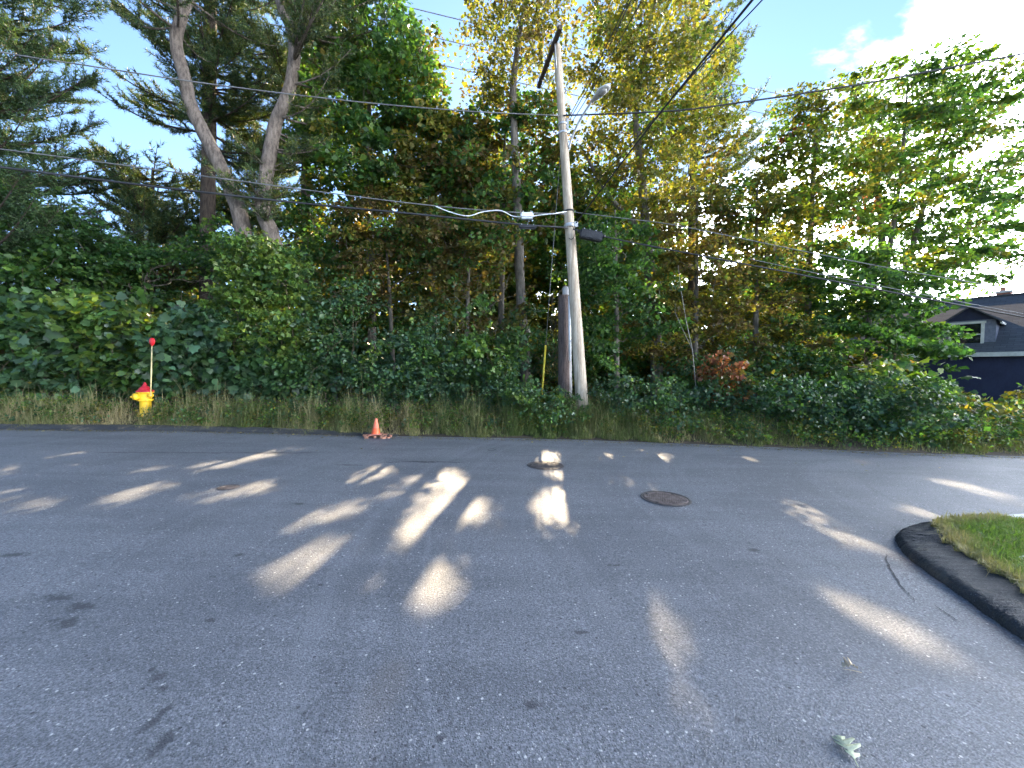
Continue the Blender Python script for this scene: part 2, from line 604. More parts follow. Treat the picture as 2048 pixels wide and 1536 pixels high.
strip('tar_seam', line_pts([(190, 905), (400, 906), (640, 906)]), 0.016, 'long dark seam in the road by the fire hydrant side')
strip('tar_seam', line_pts([(760, 925), (860, 923), (930, 926)], 20), 0.015, 'short dark scuff in the road below the traffic cone')
strip('tar_seam', line_pts([(1772, 1108), (1778, 1135), (1800, 1170), (1832, 1205)], 24, 0.004), 0.006, 'thin curved crack beside the lawn kerb')
strip('tar_seam', line_pts([(1870, 1212), (1920, 1246)], 14, 0.004), 0.005, 'thin straight crack beside the lawn kerb')
strip('tar_seam', line_pts([(975, 899), (985, 897), (992, 900), (980, 902), (975, 899)], 20, 0.003), 0.012, 'small tar loop on the road behind the manhole')

# lawn corner -------------------------------------------------------
cur_px = [(2500, 1640), (2250, 1440), (2048, 1282), (1960, 1222), (1880, 1165), (1825, 1122), (1797, 1096), (1790, 1082), (1800, 1070), (1822, 1061), (1860, 1056), (1960, 1050), (2060, 1046), (2300, 1036), (2700, 1020)]
CO = np.array([on_road(*p) for p in cur_px])
# smooth outline
tt = np.linspace(0, 1, len(CO))


def catmull(P, n):
    P = np.asarray(P, float)
    m_ = len(P)
    u = np.linspace(0, m_ - 1 - 1e-6, n)
    i = u.astype(int)
    f = (u - i)[:, None]
    g = lambda k: P[np.clip(k, 0, m_ - 1)]
    p0, p1, p2, p3 = g(i - 1), g(i), g(i + 1), g(i + 2)
    return 0.5 * (2 * p1 + (p2 - p0) * f + (2 * p0 - 5 * p1 + 4 * p2 - p3) * f ** 2 + (3 * p1 - p0 - 3 * p2 + p3) * f ** 3)


CO = catmull(CO, 110)[:, :2]
tn = np.gradient(CO, axis=0)
tn /= np.linalg.norm(tn, axis=1)[:, None]
inward = np.stack([tn[:, 1], -tn[:, 0]], 1)           # right-hand side of travel = lawn side
if (inward[40] @ (np.array([7, 3]) - CO[40])) < 0:
    inward = -inward
# berm is wide near the side street and thins out along the main street
arc = np.linspace(0, 1, 110)
bw = np.interp(arc, [0, 0.5, 0.56, 0.66, 0.75, 1], [0.36, 0.34, 0.32, 0.14, 0.07, 0.07])
CF, IF, BF = catmull(CO, 440), norm(catmull(inward, 440)), np.interp(np.linspace(0, 1, 440), arc, bw)
pf = np.array([0, .02, .05, .09, .14, .2, .3, .42, .55, .7, .85, 1.0, 1.15])
pz = np.array([.002, .026, .046, .060, .070, .077, .086, .094, .102, .110, .118, .122, .09])
V = []
for i in range(440):
    for f_, z_ in zip(pf, pz):
        wv = .010 * math.sin(i * .07) + .004 * math.sin(i * .31 + 1) + RNG.normal(0, .0015)
        p = CF[i] + IF[i] * (BF[i] * f_ + wv)
        V.append((p[0], p[1], gz(p[0]) + .003 + z_ * (1 + .03 * math.sin(i * .05)) + RNG.normal(0, .0018)))
k = len(pf)
F = [(i * k + j, (i + 1) * k + j, (i + 1) * k + j + 1, i * k + j + 1) for i in range(439) for j in range(k - 1)]
tag(link('kerb', np_mesh('kerb', V, F, smooth_=True), M_BERM), 'rounded black asphalt kerb around the lawn corner', 'kerb', kind='structure')
inner = np.array([CO[i] + inward[i] * bw[i] * 0.97 for i in range(110)])
poly = np.vstack([inner, [[40, inner[-1, 1]], [40, -2], [inner[0, 0], -2]]])
mb = MB()
mb.poly([(p[0], p[1], gz(p[0]) + 0.118) for p in poly])
bmesh.ops.triangulate(mb.bm, faces=mb.bm.faces[:])
o = mb.build('lawn', M_LAWN)
for p_ in o.data.polygons:
    if p_.normal.z < 0:
        o.data.flip_normals()
        break
tag(o, 'small grass lawn soil at the street corner', 'lawn', kind='structure')


def in_poly(P, poly):
    x, y = P[:, 0], P[:, 1]
    ins = np.zeros(len(P), bool)
    j = len(poly) - 1
    for i in range(len(poly)):
        xi, yi = poly[i]
        xj, yj = poly[j]
        c_ = ((yi > y) != (yj > y)) & (x < (xj - xi) * (y - yi) / (yj - yi + 1e-12) + xi)
        ins ^= c_
        j = i
    return ins


# pale walk across the lawn and a flat stone
def slab(name, pix, z, th, mat, label, cat):
    P = [on_road(*p) for p in pix]
    mb = MB()
    lo = [mb.bm.verts.new((p[0], p[1], gz(p[0]) + z)) for p in P]
    hi = [mb.bm.verts.new((p[0], p[1], gz(p[0]) + z + th)) for p in P]
    mb.bm.faces.new(hi)
    mb.bm.faces.new(lo[::-1])
    n = len(P)
    for i in range(n):
        mb.bm.faces.new((lo[i], lo[(i + 1) % n], hi[(i + 1) % n], hi[i]))
    return mb.build(name, mat)


o = slab('path', [(1985, 1054), (2040, 1064), (2110, 1070), (2400, 1064), (2400, 1044), (2060, 1048)], 0.10, 0.026, M_CONC, '', '')
tag(o, 'pale concrete path across the back of the lawn', 'path', kind='structure')
o = slab('stepping_stone', [(2032, 1143), (2050, 1138), (2100, 1140), (2110, 1152), (2060, 1156), (2036, 1150)], 0.09, 0.034, M_CONC, '', '')
tag(o, 'flat pale stone set in the corner lawn grass', 'stone')

# ------------------------------------------------------------------ sun gaps: real gaps between the leaves, found by following the sun from the lit spots on the road
SPOTS = [  # x0,y0,x1,y1,half thickness (pixels of the lit patch)
    (850, 1030, 915, 968, 34), (915, 968, 965, 1030, 34), (900, 1020, 970, 1035, 26),
    (530, 1165, 690, 1078, 26), (590, 1140, 660, 1095, 34), (830, 1080, 840, 1085, 40),
    (770, 1215, 850, 1165, 52), (790, 1190, 830, 1190, 60), (570, 1058, 720, 1012, 15),
    (370, 940, 545, 910, 8), (250, 946, 320, 932, 6), (210, 1000, 330, 972, 12),
    (0, 1028, 100, 1005, 11), (0, 995, 60, 985, 9), (60, 908, 180, 902, 4), (0, 945, 40, 938, 6),
    (700, 955, 800, 945, 12), (770, 990, 840, 965, 12), (380, 1000, 530, 970, 8),
    (1075, 918, 1115, 916, 8), (1085, 948, 1140, 956, 8), (1110, 1012, 1160, 1022, 12), (1230, 960, 1262, 966, 5),
    (1325, 1185, 1345, 1190, 20), (1325, 1250, 1365, 1320, 34), (1425, 1330, 1455, 1340, 14),
    (1650, 1190, 1760, 1235, 15), (1740, 1240, 1925, 1305, 26), (1715, 1088, 1785, 1100, 10),
    (1450, 912, 1520, 920, 4), (1200, 914, 1222, 917, 5), (1700, 920, 1760, 928, 4), (1320, 911, 1350, 913, 3),
    (1850, 1020, 1930, 1040, 6), (1880, 962, 2010, 985, 5), (1650, 955, 1700, 962, 4),
    (740, 1440, 790, 1440, 45), (790, 1340, 800, 1350, 30), (1300, 1010, 1310, 1012, 6),
]
SP = np.array(SPOTS, float)
# sunlit places inside the foliage: (x, y, distance, radius)
LIT = [(230, 615, 11.5, .75), (300, 640, 11.4, .5), (170, 600, 11.5, .5), (90, 640, 11.2, .35), (500, 545, 11.8, .55), (545, 610, 11.6, .55), (600, 650, 11.6, .4), (745, 440, 13, .45),
       (870, 570, 12.6, .35), (780, 680, 11.6, .35), (1690, 700, 12.2, .5), (1620, 690, 12.4, .4), (1760, 762, 11, .6), (1840, 770, 11, .5), (1910, 800, 10.9, .55), (1980, 815, 10.9, .6),
       (1240, 690, 12, .35), (1450, 755, 10.9, .4), (1530, 470, 12.8, .6), (1500, 600, 12.6, .4), (1380, 480, 12.8, .5), (1300, 560, 12.4, .4), (640, 470, 13.6, .5), (690, 560, 13.6, .4), (440, 470, 12.9, .5), (620, 430, 12.6, .4),
       (980, 660, 10.9, .3), (1110, 560, 13, .4), (1600, 400, 13.2, .6), (1820, 520, 13.4, .6)]
LC = np.array([at(a, b, c) for a, b, c, d in LIT])
LR = np.array([d for a, b, c, d in LIT])


def sun_keep(P):
    """True where a leaf does not stand in one of the sun gaps"""
    tgt = (P[:, 2] - SLOPE * P[:, 0]) / (SUN[2] - SLOPE * SUN[0])
    G = P - SUN[None, :] * tgt[:, None]
    ok = np.ones(len(P), bool)
    for c0, r0 in zip(LC, LR):
        dv = P - c0
        al = dv @ SUN
        pd = np.linalg.norm(dv - al[:, None] * SUN, axis=1)
        ok &= ~((al > r0 * 0.7) & (pd < r0))
    m_ = (G[:, 1] > 0.9) & (G[:, 1] < 10) & (np.abs(G[:, 0]) < 13) & (tgt > 0)
    if not m_.any():
        return ok
    gx, gy = to_px(G[m_])
    n1 = np.sin(gx * 0.11 + gy * 0.05) + np.sin(gy * 0.17 - gx * 0.06 + 1.3) + np.sin(gx * 0.31 + 2.1 * gy * 0.1)
    bad = np.zeros(m_.sum(), bool)
    for (x0, y0, x1, y1, w) in SP:
        dx, dy = x1 - x0, y1 - y0
        l2 = dx * dx + dy * dy
        s = np.clip(((gx - x0) * dx + (gy - y0) * dy) / l2, 0, 1)
        d = np.hypot(gx - x0 - s * dx, (gy - y0 - s * dy))
        bad |= d < (w + 3) * (1.28 + 0.20 * n1)
    bad &= RNG.random(len(bad)) < 0.98
    ok[np.where(m_)[0][bad]] = False
    return ok


# ------------------------------------------------------------------ foliage machinery
T_OVAL = (np.array([(0, 0, 0), (.45, .38, .06), (1, 0, -.05), (.45, -.38, .06)]), np.array([(0, 2, 1), (0, 3, 2)]))
T_MAPLE = (np.array([(0, 0, 0), (.34, .56, .05), (.54, .24, .02), (1, 0, -.08), (.54, -.24, .02), (.34, -.56, .05)]),
           np.array([(0, 2, 1), (0, 3, 2), (0, 4, 3), (0, 5, 4)]))
T_GRAPE = (np.array([(0, 0, 0), (-.08, .30, .0), (.22, .52, .03), (.42, .34, .04), (.72, .40, .0), (.76, .18, .01), (1, 0, -.1),
                     (.76, -.18, .01), (.72, -.40, .0), (.42, -.34, .04), (.22, -.52, .03), (-.08, -.30, 0), (.4, 0, .07)]),
           np.array([(12, i, i + 1) for i in range(0, 11)] + [(12, 11, 0)]))
T_GRAPE = (T_GRAPE[0], T_GRAPE[1][:, [0, 2, 1]])


def place(tmpl, P, A, Nn, S, col):
    """leaf template at points P, axis A, normal Nn, sizes S, colours col"""
    tv, tf = tmpl
    A = norm(A)
    B = norm(np.cross(Nn, A))
    Nz = np.cross(A, B)
    V = P[:, None, :] + S[:, None, None] * (tv[None, :, 0:1] * A[:, None] + tv[None, :, 1:2] * B[:, None] + tv[None, :, 2:3] * Nz[:, None])
    n, k = len(P), len(tv)
    F = (tf[None] + (np.arange(n) * k)[:, None, None]).reshape(-1, 3)
    return V.reshape(-1, 3), F, np.repeat(col, k, axis=0)


PAL = {
    'deep': [(.030, .074, .026), (.038, .090, .028), (.050, .100, .026)],
    'green': [(.048, .105, .028), (.062, .128, .028), (.085, .145, .030), (.042, .088, .030)],
    'lime': [(.095, .155, .028), (.130, .175, .030), (.070, .130, .026)],
    'olive': [(.085, .095, .022), (.120, .115, .024), (.065, .085, .022), (.16, .13, .026)],
    'gold': [(.165, .148, .026), (.13, .132, .024), (.21, .165, .030), (.10, .112, .024)],
    'brown': [(.115, .078, .028), (.14, .09, .032), (.09, .074, .026), (.105, .10, .028)],
    'rust': [(.24, .070, .028), (.30, .11, .04), (.16, .06, .028), (.12, .09, .025)],
    'blue': [(.042, .090, .050), (.052, .108, .056), (.068, .122, .058)],
    'tan': [(.20, .165, .085), (.26, .21, .11), (.15, .13, .06), (.12, .12, .045)],
}


def colours(mix, n_clump, ids):
    """mix: dict palette->weight; colour chosen per clump, jittered per leaf"""
    ks = list(mix)
    w = np.array([mix[k_] for k_ in ks], float)
    w /= w.sum()
    pick = RNG.choice(len(ks), n_clump, p=w)
    base = np.zeros((len(ids), 3))
    leafpick = np.where(RNG.random(len(ids)) < 0.25, RNG.choice(len(ks), len(ids), p=w), pick[ids])
    for i, k_ in enumerate(ks):
        mm = leafpick == i
        P_ = np.array(PAL[k_])
        base[mm] = P_[RNG.integers(0, len(P_), mm.sum())]
    clj = np.exp(RNG.normal(0, 0.16, n_clump))[ids]
    j = np.exp(RNG.normal(0, 0.20, len(ids))) * clj
    return np.clip(base * j[:, None], 0.006, 0.6)


def ell(x, y, Y, rx, ry, rd):
    """crown lobe: pixel centre and radii at distance Y, rd metres deep"""
    c = at(x, y, Y)
    s = Y / FPX
    return (c, np.array([rx * s, rd, ry * s]))


def sample_lobes(lobes, d, shell=0.35):
    pts = []
    for c, r in lobes:
        vol = 4.19 * r.prod()
        n = int(vol / (d ** 3) * 1.3) + 3
        u = RNG.normal(size=(n, 3))
        u = norm(u) * (RNG.random((n, 1)) ** (1 / 3.0 * (1 - shell) + 0.02))
        pts.append(c + u * r)
    P = np.vstack(pts)
    RNG.shuffle(P)
    keep = []
    cell = {}
    for i, p in enumerate(P):
        key = tuple((p / d).astype(int))
        ok = True
        for a in (-1, 0, 1):
            for b in (-1, 0, 1):
                for c_ in (-1, 0, 1):
                    for q_ in cell.get((key[0] + a, key[1] + b, key[2] + c_), ()):
                        if ((q_ - p) ** 2).sum() < (d * 0.62) ** 2:
                            ok = False
                            break
                    if not ok: break
                if not ok: break
            if not ok: break
        if ok:
            cell.setdefault(key, []).append(p)
            keep.append(p)
    P = np.array(keep)
    gzv = floor_z(P[:, 0], P[:, 1])
    return P[P[:, 2] > gzv + 0.1]


def frusta(A, B, ra, rb, n=5):
    d = norm(B - A)
    ref = np.where(np.abs(d[:, 2:3]) < 0.9, np.array([[0, 0, 1.0]]), np.array([[1.0, 0, 0]]))
    a = norm(np.cross(d, ref))
    b = np.cross(d, a)
    th = np.arange(n) * 2 * np.pi / n
    ring = a[:, None] * np.cos(th)[None, :, None] + b[:, None] * np.sin(th)[None, :, None]
    V = np.concatenate([A[:, None] + ring * ra[:, None, None], B[:, None] + ring * rb[:, None, None]], 1)
    m_ = len(A)
    k_ = np.arange(n)
    q_ = np.stack([k_, (k_ + 1) % n, (k_ + 1) % n + n, k_ + n], 1)
    F = (q_[None] + (np.arange(m_) * 2 * n)[:, None, None]).reshape(-1, 4)
    return V.reshape(-1, 3), F


def grow(nodes, clumps, wander=0.06, twig=0.006, path_w=0.35):
    """connect clumps to the trunk nodes as a branching skeleton"""
    pos = [np.array(p, float) for p in nodes]
    plen = list(0.0 for _ in nodes)
    par = [-1] * len(nodes)
    T = np.array(nodes)
    d0 = np.min(np.linalg.norm(clumps[:, None] - T[None], axis=2), axis=1)
    arrP = np.zeros((len(nodes) + 3 * len(clumps) + 5, 3))
    arrL = np.zeros(len(arrP))
    n = len(nodes)
    arrP[:n] = T
    ends = np.zeros(len(clumps), int)
    for ci in np.argsort(d0):
        p = clumps[ci]
        dv = p - arrP[:n]
        dist = np.linalg.norm(dv, axis=1)
        cost = dist + path_w * arrL[:n] + 1.3 * np.maximum(0, -dv[:, 2] + 0.15 * dist)
        j = int(np.argmin(cost))
        st, dd = arrP[j], dist[j]
        prev = j
        for f in (0.36, 0.7):
            q_ = st + (p - st) * f + RNG.normal(0, wander * dd, 3) + np.array([0, 0, 0.10 * dd * (f - 0.5) * -0.6])
            arrP[n] = q_
            arrL[n] = arrL[prev] + dd * 0.34
            par.append(prev)
            prev = n
            n += 1
        arrP[n] = p
        arrL[n] = arrL[prev] + dd * 0.3
        par.append(prev)
        ends[ci] = n
        n += 1
    pos = arrP[:n]
    nt_ = len(nodes)
    r = np.zeros(n)
    ch = np.zeros(n, bool)
    for i in range(n - 1, nt_ - 1, -1):
        if not ch[i]:
            r[i] = twig ** 2.3
        if par[i] >= 0:
            r[par[i]] += r[i]
            ch[par[i]] = True
    r = r ** (1 / 2.3)
    idx = np.arange(nt_, n)
    par = np.array(par)
    A, B = pos[par[idx]], pos[idx]
    rb = r[idx]
    ra = np.where(par[idx] < nt_, rb * 1.25, np.minimum(r[par[idx]], rb * 1.3))
    ok = sun_keep((A + B) / 2) | ch[idx]
    A, B, ra, rb = A[ok], B[ok], ra[ok], rb[ok]
    return frusta(A, B, ra, rb)


def trunk_mesh(pts, radii, n=12, seg=None, rough=0.05):
    P = catmull(pts, seg or max(8, len(pts) * 5))
    rr = np.interp(np.linspace(0, 1, len(P)), np.linspace(0, 1, len(radii)), radii)
    d = norm(np.gradient(P, axis=0))
    ref = np.array([0, 1.0, 0])
    a = norm(np.cross(d, ref))
    b = np.cross(d, a)
    th = np.arange(n) * 2 * np.pi / n
    jig = 1 + rough * RNG.normal(size=(len(P), n))
    ring = P[:, None] + (a[:, None] * np.cos(th)[None, :, None] + b[:, None] * np.sin(th)[None, :, None]) * (rr[:, None] * jig)[:, :, None]
    V = ring.reshape(-1, 3)
    k_ = np.arange(n)
    F = []
    for i in range(len(P) - 1):
        F.append(np.stack([i * n + k_, i * n + (k_ + 1) % n, (i + 1) * n + (k_ + 1) % n, (i + 1) * n + k_], 1))
    return P, rr, V, np.vstack(F)


def clump_leaves(clumps, per, rad, flat, size, mix, tmpl, up=0.9, keep_sun=True, spread=0.3, droop=0.0):
    n = len(clumps)
    cnt = np.maximum(3, (per * np.exp(RNG.normal(0, 0.3, n))).astype(int))
    ids = np.repeat(np.arange(n), cnt)
    m_ = len(ids)
    cr = (rad * np.exp(RNG.normal(0, spread, n)))[ids]
    u = norm(RNG.normal(size=(m_, 3))) * (RNG.random((m_, 1)) ** 0.45)
    # each clump is a tilted plate
    tilt = RNG.normal(0, 0.25, (n, 2))[ids]
    off = u * cr[:, None] * np.array([1, 1, flat])
    off[:, 2] += off[:, 0] * tilt[:, 0] + off[:, 1] * tilt[:, 1] - droop * (off[:, 0] ** 2 + off[:, 1] ** 2) / np.maximum(cr, .05)
    P = clumps[ids] + off
    ok = P[:, 2] > floor_z(P[:, 0], P[:, 1]) + 0.02
    if keep_sun:
        ok &= sun_keep(P)
    ids, P, off = ids[ok], P[ok], off[ok]
    m_ = len(ids)
    A = norm(off * np.array([1, 1, 0.3])) + RNG.normal(0, 0.6, (m_, 3)) + np.array([0, 0, -0.25])
    Nn = norm(np.array([0, -0.25, up * 0.55]) + RNG.normal(0, 0.55, (m_, 3)))
    S = size * np.exp(RNG.normal(0, 0.25, m_))
    return place(tmpl, P, A, Nn, S, colours(mix, n, ids))


def origin_shift(V, o):
    return V - np.asarray(o)[None, :]


def broad_tree(name, label, cat, trunks, lobes, mix, d=0.75, per=45, rad=0.5, flat=0.4, size=0.12, tmpl=T_OVAL,
               bark=None, up=0.9, group=None, leafmat=None, wander=0.07, roots=None, twig=0.006, droop=0.0, shell=0.35, path_w=0.35, spread=0.3, sunk=True):
    """trunks: list of (points, radii)"""
    bark = bark or M_MBARK
    base = np.array(trunks[0][0][0], float)
    root = thing(name, label, cat, tuple(base), group=group)
    nodes, VV, FF, nv_ = [], [], [], 0
    for pts, radii in trunks:
        P, rr, V, F = trunk_mesh(pts, radii)
        nodes.append(P[len(P) // 4:])
        VV.append(V); FF.append(F + nv_); nv_ += len(V)
    nodes = np.vstack(nodes)
    cl = sample_lobes(lobes, d, shell)
    V, F = grow(nodes, cl, wander, twig, path_w)
    VV.append(V); FF.append(F + nv_)
    link('trunk', np_mesh('trunk', origin_shift(np.vstack(VV), base), np.vstack(FF), smooth_=True), bark, root)
    V, F, col = clump_leaves(cl, per * 1.15, rad, flat, size * 1.3, mix, tmpl, up, sunk, spread, droop)
    o = link('crown', np_mesh('crown', origin_shift(V, base), F, col), leafmat or M_LEAF, root)
    o['kind'] = 'stuff'
    return root


def ground_at(x, Y):
    """foot point of something at pixel column x and distance Y"""
    X = (x - W / 2) / FPX * Y
    return np.array([X, Y, float(floor_z(X, Y)) - 0.05])


def px_trunk(pix, Y, dY=None):
    """trunk points from pixels at distance Y (first one is put on the ground)"""
    out_ = [ground_at(pix[0][0], Y)]
    for i, p in enumerate(pix[1:]):
        out_.append(at(p[0], p[1], Y if dY is None else Y + dY * (i + 1) / len(pix)))
    return out_


def shrub(name, label, cat, lobes, mix, foot, d=0.4, per=40, rad=0.32, flat=0.45, size=0.08, tmpl=T_OVAL, mat=None, up=0.9,
          group=None, big=0, bigsize=0.17, nst=5, shell=0.5, droop=0.0, stemmat=None):
    base = np.array(foot, float)
    root = thing(name, label, cat, tuple(base), group=group)
    cl = sample_lobes(lobes, d, shell)
    nodes = []
    c0 = np.mean([c for c, r in lobes], 0)
    wx = max(r[0] for c, r in lobes)
    for i in range(nst):
        b = base + np.array([RNG.normal(0, 0.25 * wx), RNG.normal(0, 0.12), 0.0])
        b[2] = float(floor_z(b[0], b[1])) - 0.03
        nodes.append(b)
        nodes.append(b + np.array([RNG.normal(0, .05), RNG.normal(0, .05), 0.25]))
    V, F = grow(np.array(nodes), cl, 0.06, 0.0045, 0.2)
    A_ = np.array(nodes[0::2])
    B_ = np.array(nodes[1::2])
    V2, F2 = frusta(A_, B_, np.full(nst, 0.022), np.full(nst, 0.018))
    V, F = np.vstack([V, V2]), np.vstack([F, F2 + len(V)])
    link('stems', np_mesh('stems', origin_shift(V, base), F, smooth_=True), stemmat or M_TWIG, root)['kind'] = 'stuff'
    V, F, col = clump_leaves(cl, per, rad, flat, size * 1.2, mix, tmpl, up, True, 0.3, droop)
    o = link('foliage', np_mesh('foliage', origin_shift(V, base), F, col), mat or M_BIG, root)
    o['kind'] = 'stuff'
    if big:
        # the largest leaves, on the street side, one by one
        order = np.argsort(cl[:, 1] + 0.3 * RNG.normal(size=len(cl)))[:max(1, int(len(cl) * 0.6))]
        meshes = []
        for k_ in range(6):
            colr = colours(mix, 1, np.zeros(1, int))
            V, F, cc = place(T_GRAPE, np.zeros((1, 3)), np.array([[1.0, 0, 0]]), np.array([[0, 0, 1.0]]), np.ones(1), colr)
            V = V + np.array([0, 0, 0])
            V[:, 2] += 0.05 * RNG.normal(size=len(V))
            meshes.append(np_mesh('leaf', V, F, cc, True))
            meshes[-1].materials.append(mat or M_BIG)
        for i in range(big):
            c_ = cl[order[RNG.integers(len(order))]] + RNG.normal(0, 0.22, 3) + np.array([0, -0.12, 0.02])
            if c_[2] < floor_z(c_[0], c_[1]) + 0.2:
                continue
            lf = link('leaf', meshes[i % 6], None, root)
            lf.location = c_ - base
            az = -math.pi / 2 + RNG.normal(0, 0.9)
            lf.rotation_euler = (RNG.normal(0, 0.35), 0.45 + RNG.normal(0, 0.3), az)
            s_ = bigsize * math.exp(RNG.normal(0, 0.22))
            lf.scale = (s_, s_, s_)
    return root


def needle_mesh(P, D, n, ln, w, mix):
    """tufts of needles at points P pointing along D"""
    m_ = len(P)
    ids = np.repeat(np.arange(m_), n)
    dv = norm(D[ids] * 0.55 + RNG.normal(0, 0.6, (m_ * n, 3)) + np.array([0, 0, 0.12]))
    base_ = P[ids] + RNG.normal(0, 0.02, (m_ * n, 3))
    side = norm(np.cross(dv, RNG.normal(size=(m_ * n, 3))))
    l_ = ln * np.exp(RNG.normal(0, 0.2, m_ * n))
    V = np.stack([base_ - side * w / 2, base_ + side * w / 2, base_ + dv * l_[:, None]], 1).reshape(-1, 3)
    F = np.arange(3 * m_ * n).reshape(-1, 3)
    col = np.repeat(colours(mix, m_, ids), 3, axis=0)
    return V, F, col


PAL['pine'] = [(.030, .062, .030), (.040, .078, .032), (.050, .085, .030)]
PAL['pinelight'] = [(.085, .110, .036), (.11, .12, .035), (.065, .095, .032)]


def pine_branch(start, az, length, rise, sag, step=0.15):
    """main axis of a pine branch"""
    n = max(4, int(length / 0.35))
    u = np.linspace(0, 1, n)
    h = np.array([math.cos(az), math.sin(az), 0])
    side = np.array([-math.sin(az), math.cos(az), 0])
    bend = RNG.normal(0, 0.12) * length
    P = start + np.outer(u * length, h) + np.outer(bend * u * u, side)
    P[:, 2] += rise * length * u - sag * length * np.sin(u * math.pi) * 0.6 + 0.14 * length * u ** 3
    return P


def pine_tree(name, label, trunks, specs, mix, bark, whorl=0.62, nb=4.5, tuft_n=8, ln=0.11, w=0.011, group=None, bare=0.3, dens=1.0):
    """specs: for each trunk (z0, z1, length at z0, length at z1, azimuth centre, azimuth spread)"""
    base = np.array(trunks[0][0][0], float)
    root = thing(name, label, 'tree', tuple(base), group=group)
    SA, SB, RA, RB = [], [], [], []
    TP, TD = [], []

    def add_axis(P, r0, r1):
        rr = np.linspace(r0, r1, len(P))
        SA.append(P[:-1]); SB.append(P[1:]); RA.append(rr[:-1]); RB.append(rr[1:])

    def dress(P, length, r0):
        add_axis(P, r0, 0.008)
        d = norm(np.gradient(P, axis=0))
        nsub = int(length / 0.19 * dens)
        us = bare + (1 - bare) * RNG.random(nsub)
        for u_ in us:
            f = u_ * (len(P) - 1)
            i = min(int(f), len(P) - 2)
            p = P[i] + (P[i + 1] - P[i]) * (f - i)
            sd = 1 if RNG.random() < 0.5 else -1
            lat = np.array([-d[i][1], d[i][0], 0]) * sd
            dr = norm(d[i] * 0.75 + lat * 0.8 + np.array([0, 0, 0.22 + RNG.normal(0, 0.15)]))
            sl = (0.25 + 0.65 * RNG.random()) * min(1, 0.35 + length * 0.22) * (1.15 - 0.6 * u_)
            k_ = max(2, int(sl / 0.085))
            q_ = p + np.outer(np.linspace(0.15, 1, k_) * sl, dr)
            q_[:, 2] += 0.10 * sl * np.linspace(0, 1, k_) ** 2
            SA.append(q_[:1] * 0 + p); SB.append(q_[-1:]); RA.append(np.array([0.007])); RB.append(np.array([0.003]))
            TP.append(q_); TD.append(np.repeat(dr[None], k_, 0))
        tip = P[-3:]
        TP.append(tip); TD.append(d[-3:])

    for ti, (pts, radii) in enumerate(trunks):
        P, rr, V, F = trunk_mesh(pts, radii, rough=0.035)
        i_seg = len(SA)
        Vt, Ft = V, F
        for (z0, z1, l0, l1, azc, azs, dn) in specs[ti]:
            z = z0
            while z < z1:
                for b_ in range(RNG.poisson(nb * dn)):
                    az = azc + (RNG.random() - 0.5) * 2 * azs
                    f = (z - z0) / max(z1 - z0, 0.1)
                    length = (l0 + (l1 - l0) * f) * (0.65 + 0.5 * RNG.random())
                    zz = z + RNG.normal(0, 0.06)
                    st = np.array([np.interp(zz, P[:, 2], P[:, k_]) for k_ in range(3)])
                    st[2] = zz
                    Pb = pine_branch(st, az, length, 0.10 + 0.25 * f + RNG.normal(0, 0.06), 0.12)
                    dress(Pb, length, 0.016 + 0.011 * length)
                z += whorl * (0.8 + 0.4 * RNG.random())
        V, F = frusta(np.vstack(SA[i_seg:]), np.vstack(SB[i_seg:]), np.concatenate(RA[i_seg:]), np.concatenate(RB[i_seg:]), 4)
        link('trunk', np_mesh('trunk', origin_shift(np.vstack([Vt, V]), base), np.vstack([Ft, F + len(Vt)]), smooth_=True), bark, root)
    P, D = np.vstack(TP), np.vstack(TD)
    ok = sun_keep(P)
    V, F, col = needle_mesh(P[ok], D[ok], tuft_n, ln * 1.25, w * 1.9, mix)
    o = link('crown', np_mesh('crown', origin_shift(V, base), F, col), M_NEEDLE, root)
    o['kind'] = 'stuff'
    return root


PI = math.pi
# ------------------------------------------------------------------ pines at the left
g0 = ground_at(-60, 12.5)
pine_tree('pine_tree', 'tall dark pine with tiered drooping boughs beside the vine-leaf thicket',
          [([g0, g0 + (0.1, 0, 7), g0 + (0.2, 0, 14), g0 + (0.3, 0, 21)], [0.34, 0.28, 0.2, 0.06])],
          [[(4.2, 20, 4.0, 2.5, -0.1, 1.45, 0.85)]], {'pine': 1}, M_DBARK, whorl=0.85, nb=7.5, tuft_n=8, bare=0.12, dens=2.3, ln=.125, w=.013)

tA = px_trunk([(500, 840), (497, 560), (488, 470), (470, 400), (430, 310), (385, 220), (372, 165), (352, 80), (374, 0), (392, -110), (380, -240)], 12.3)
tB = px_trunk([(552, 840), (556, 560), (543, 470), (525, 415), (538, 320), (552, 245), (580, 175), (588, 80), (560, 0), (548, -100), (560, -220)], 12.3)
zA = lambda y: at(400, y, 12.3)[2]
pine_tree('pine_tree', 'twin-trunked pine with crooked grey bare stems rising from the vine mound', [(tA, [.27, .25, .23, .215, .195, .18, .17, .16, .15, .13, .09]), (tB, [.27, .25, .225, .205, .195, .185, .175, .165, .15, .13, .09])],
          [[(zA(60), zA(-260), 2.6, 2.0, PI / 2, 3.14, 0.6), (zA(330), zA(180), 0.7, 0.9, PI, 1.0, 0.25)],
           [(zA(440), zA(330), 1.2, 1.0, -0.8, 1.6, 1.1), (zA(120), zA(-260), 3.2, 2.2, 0.2, 1.5, 0.9), (zA(300), zA(150), 1.9, 2.4, 0.3, 1.0, 0.35)]],
          {'pine': 1, 'pinelight': 0.8}, M_BARK, whorl=0.5, nb=5, tuft_n=9, bare=0.22, dens=1.6)

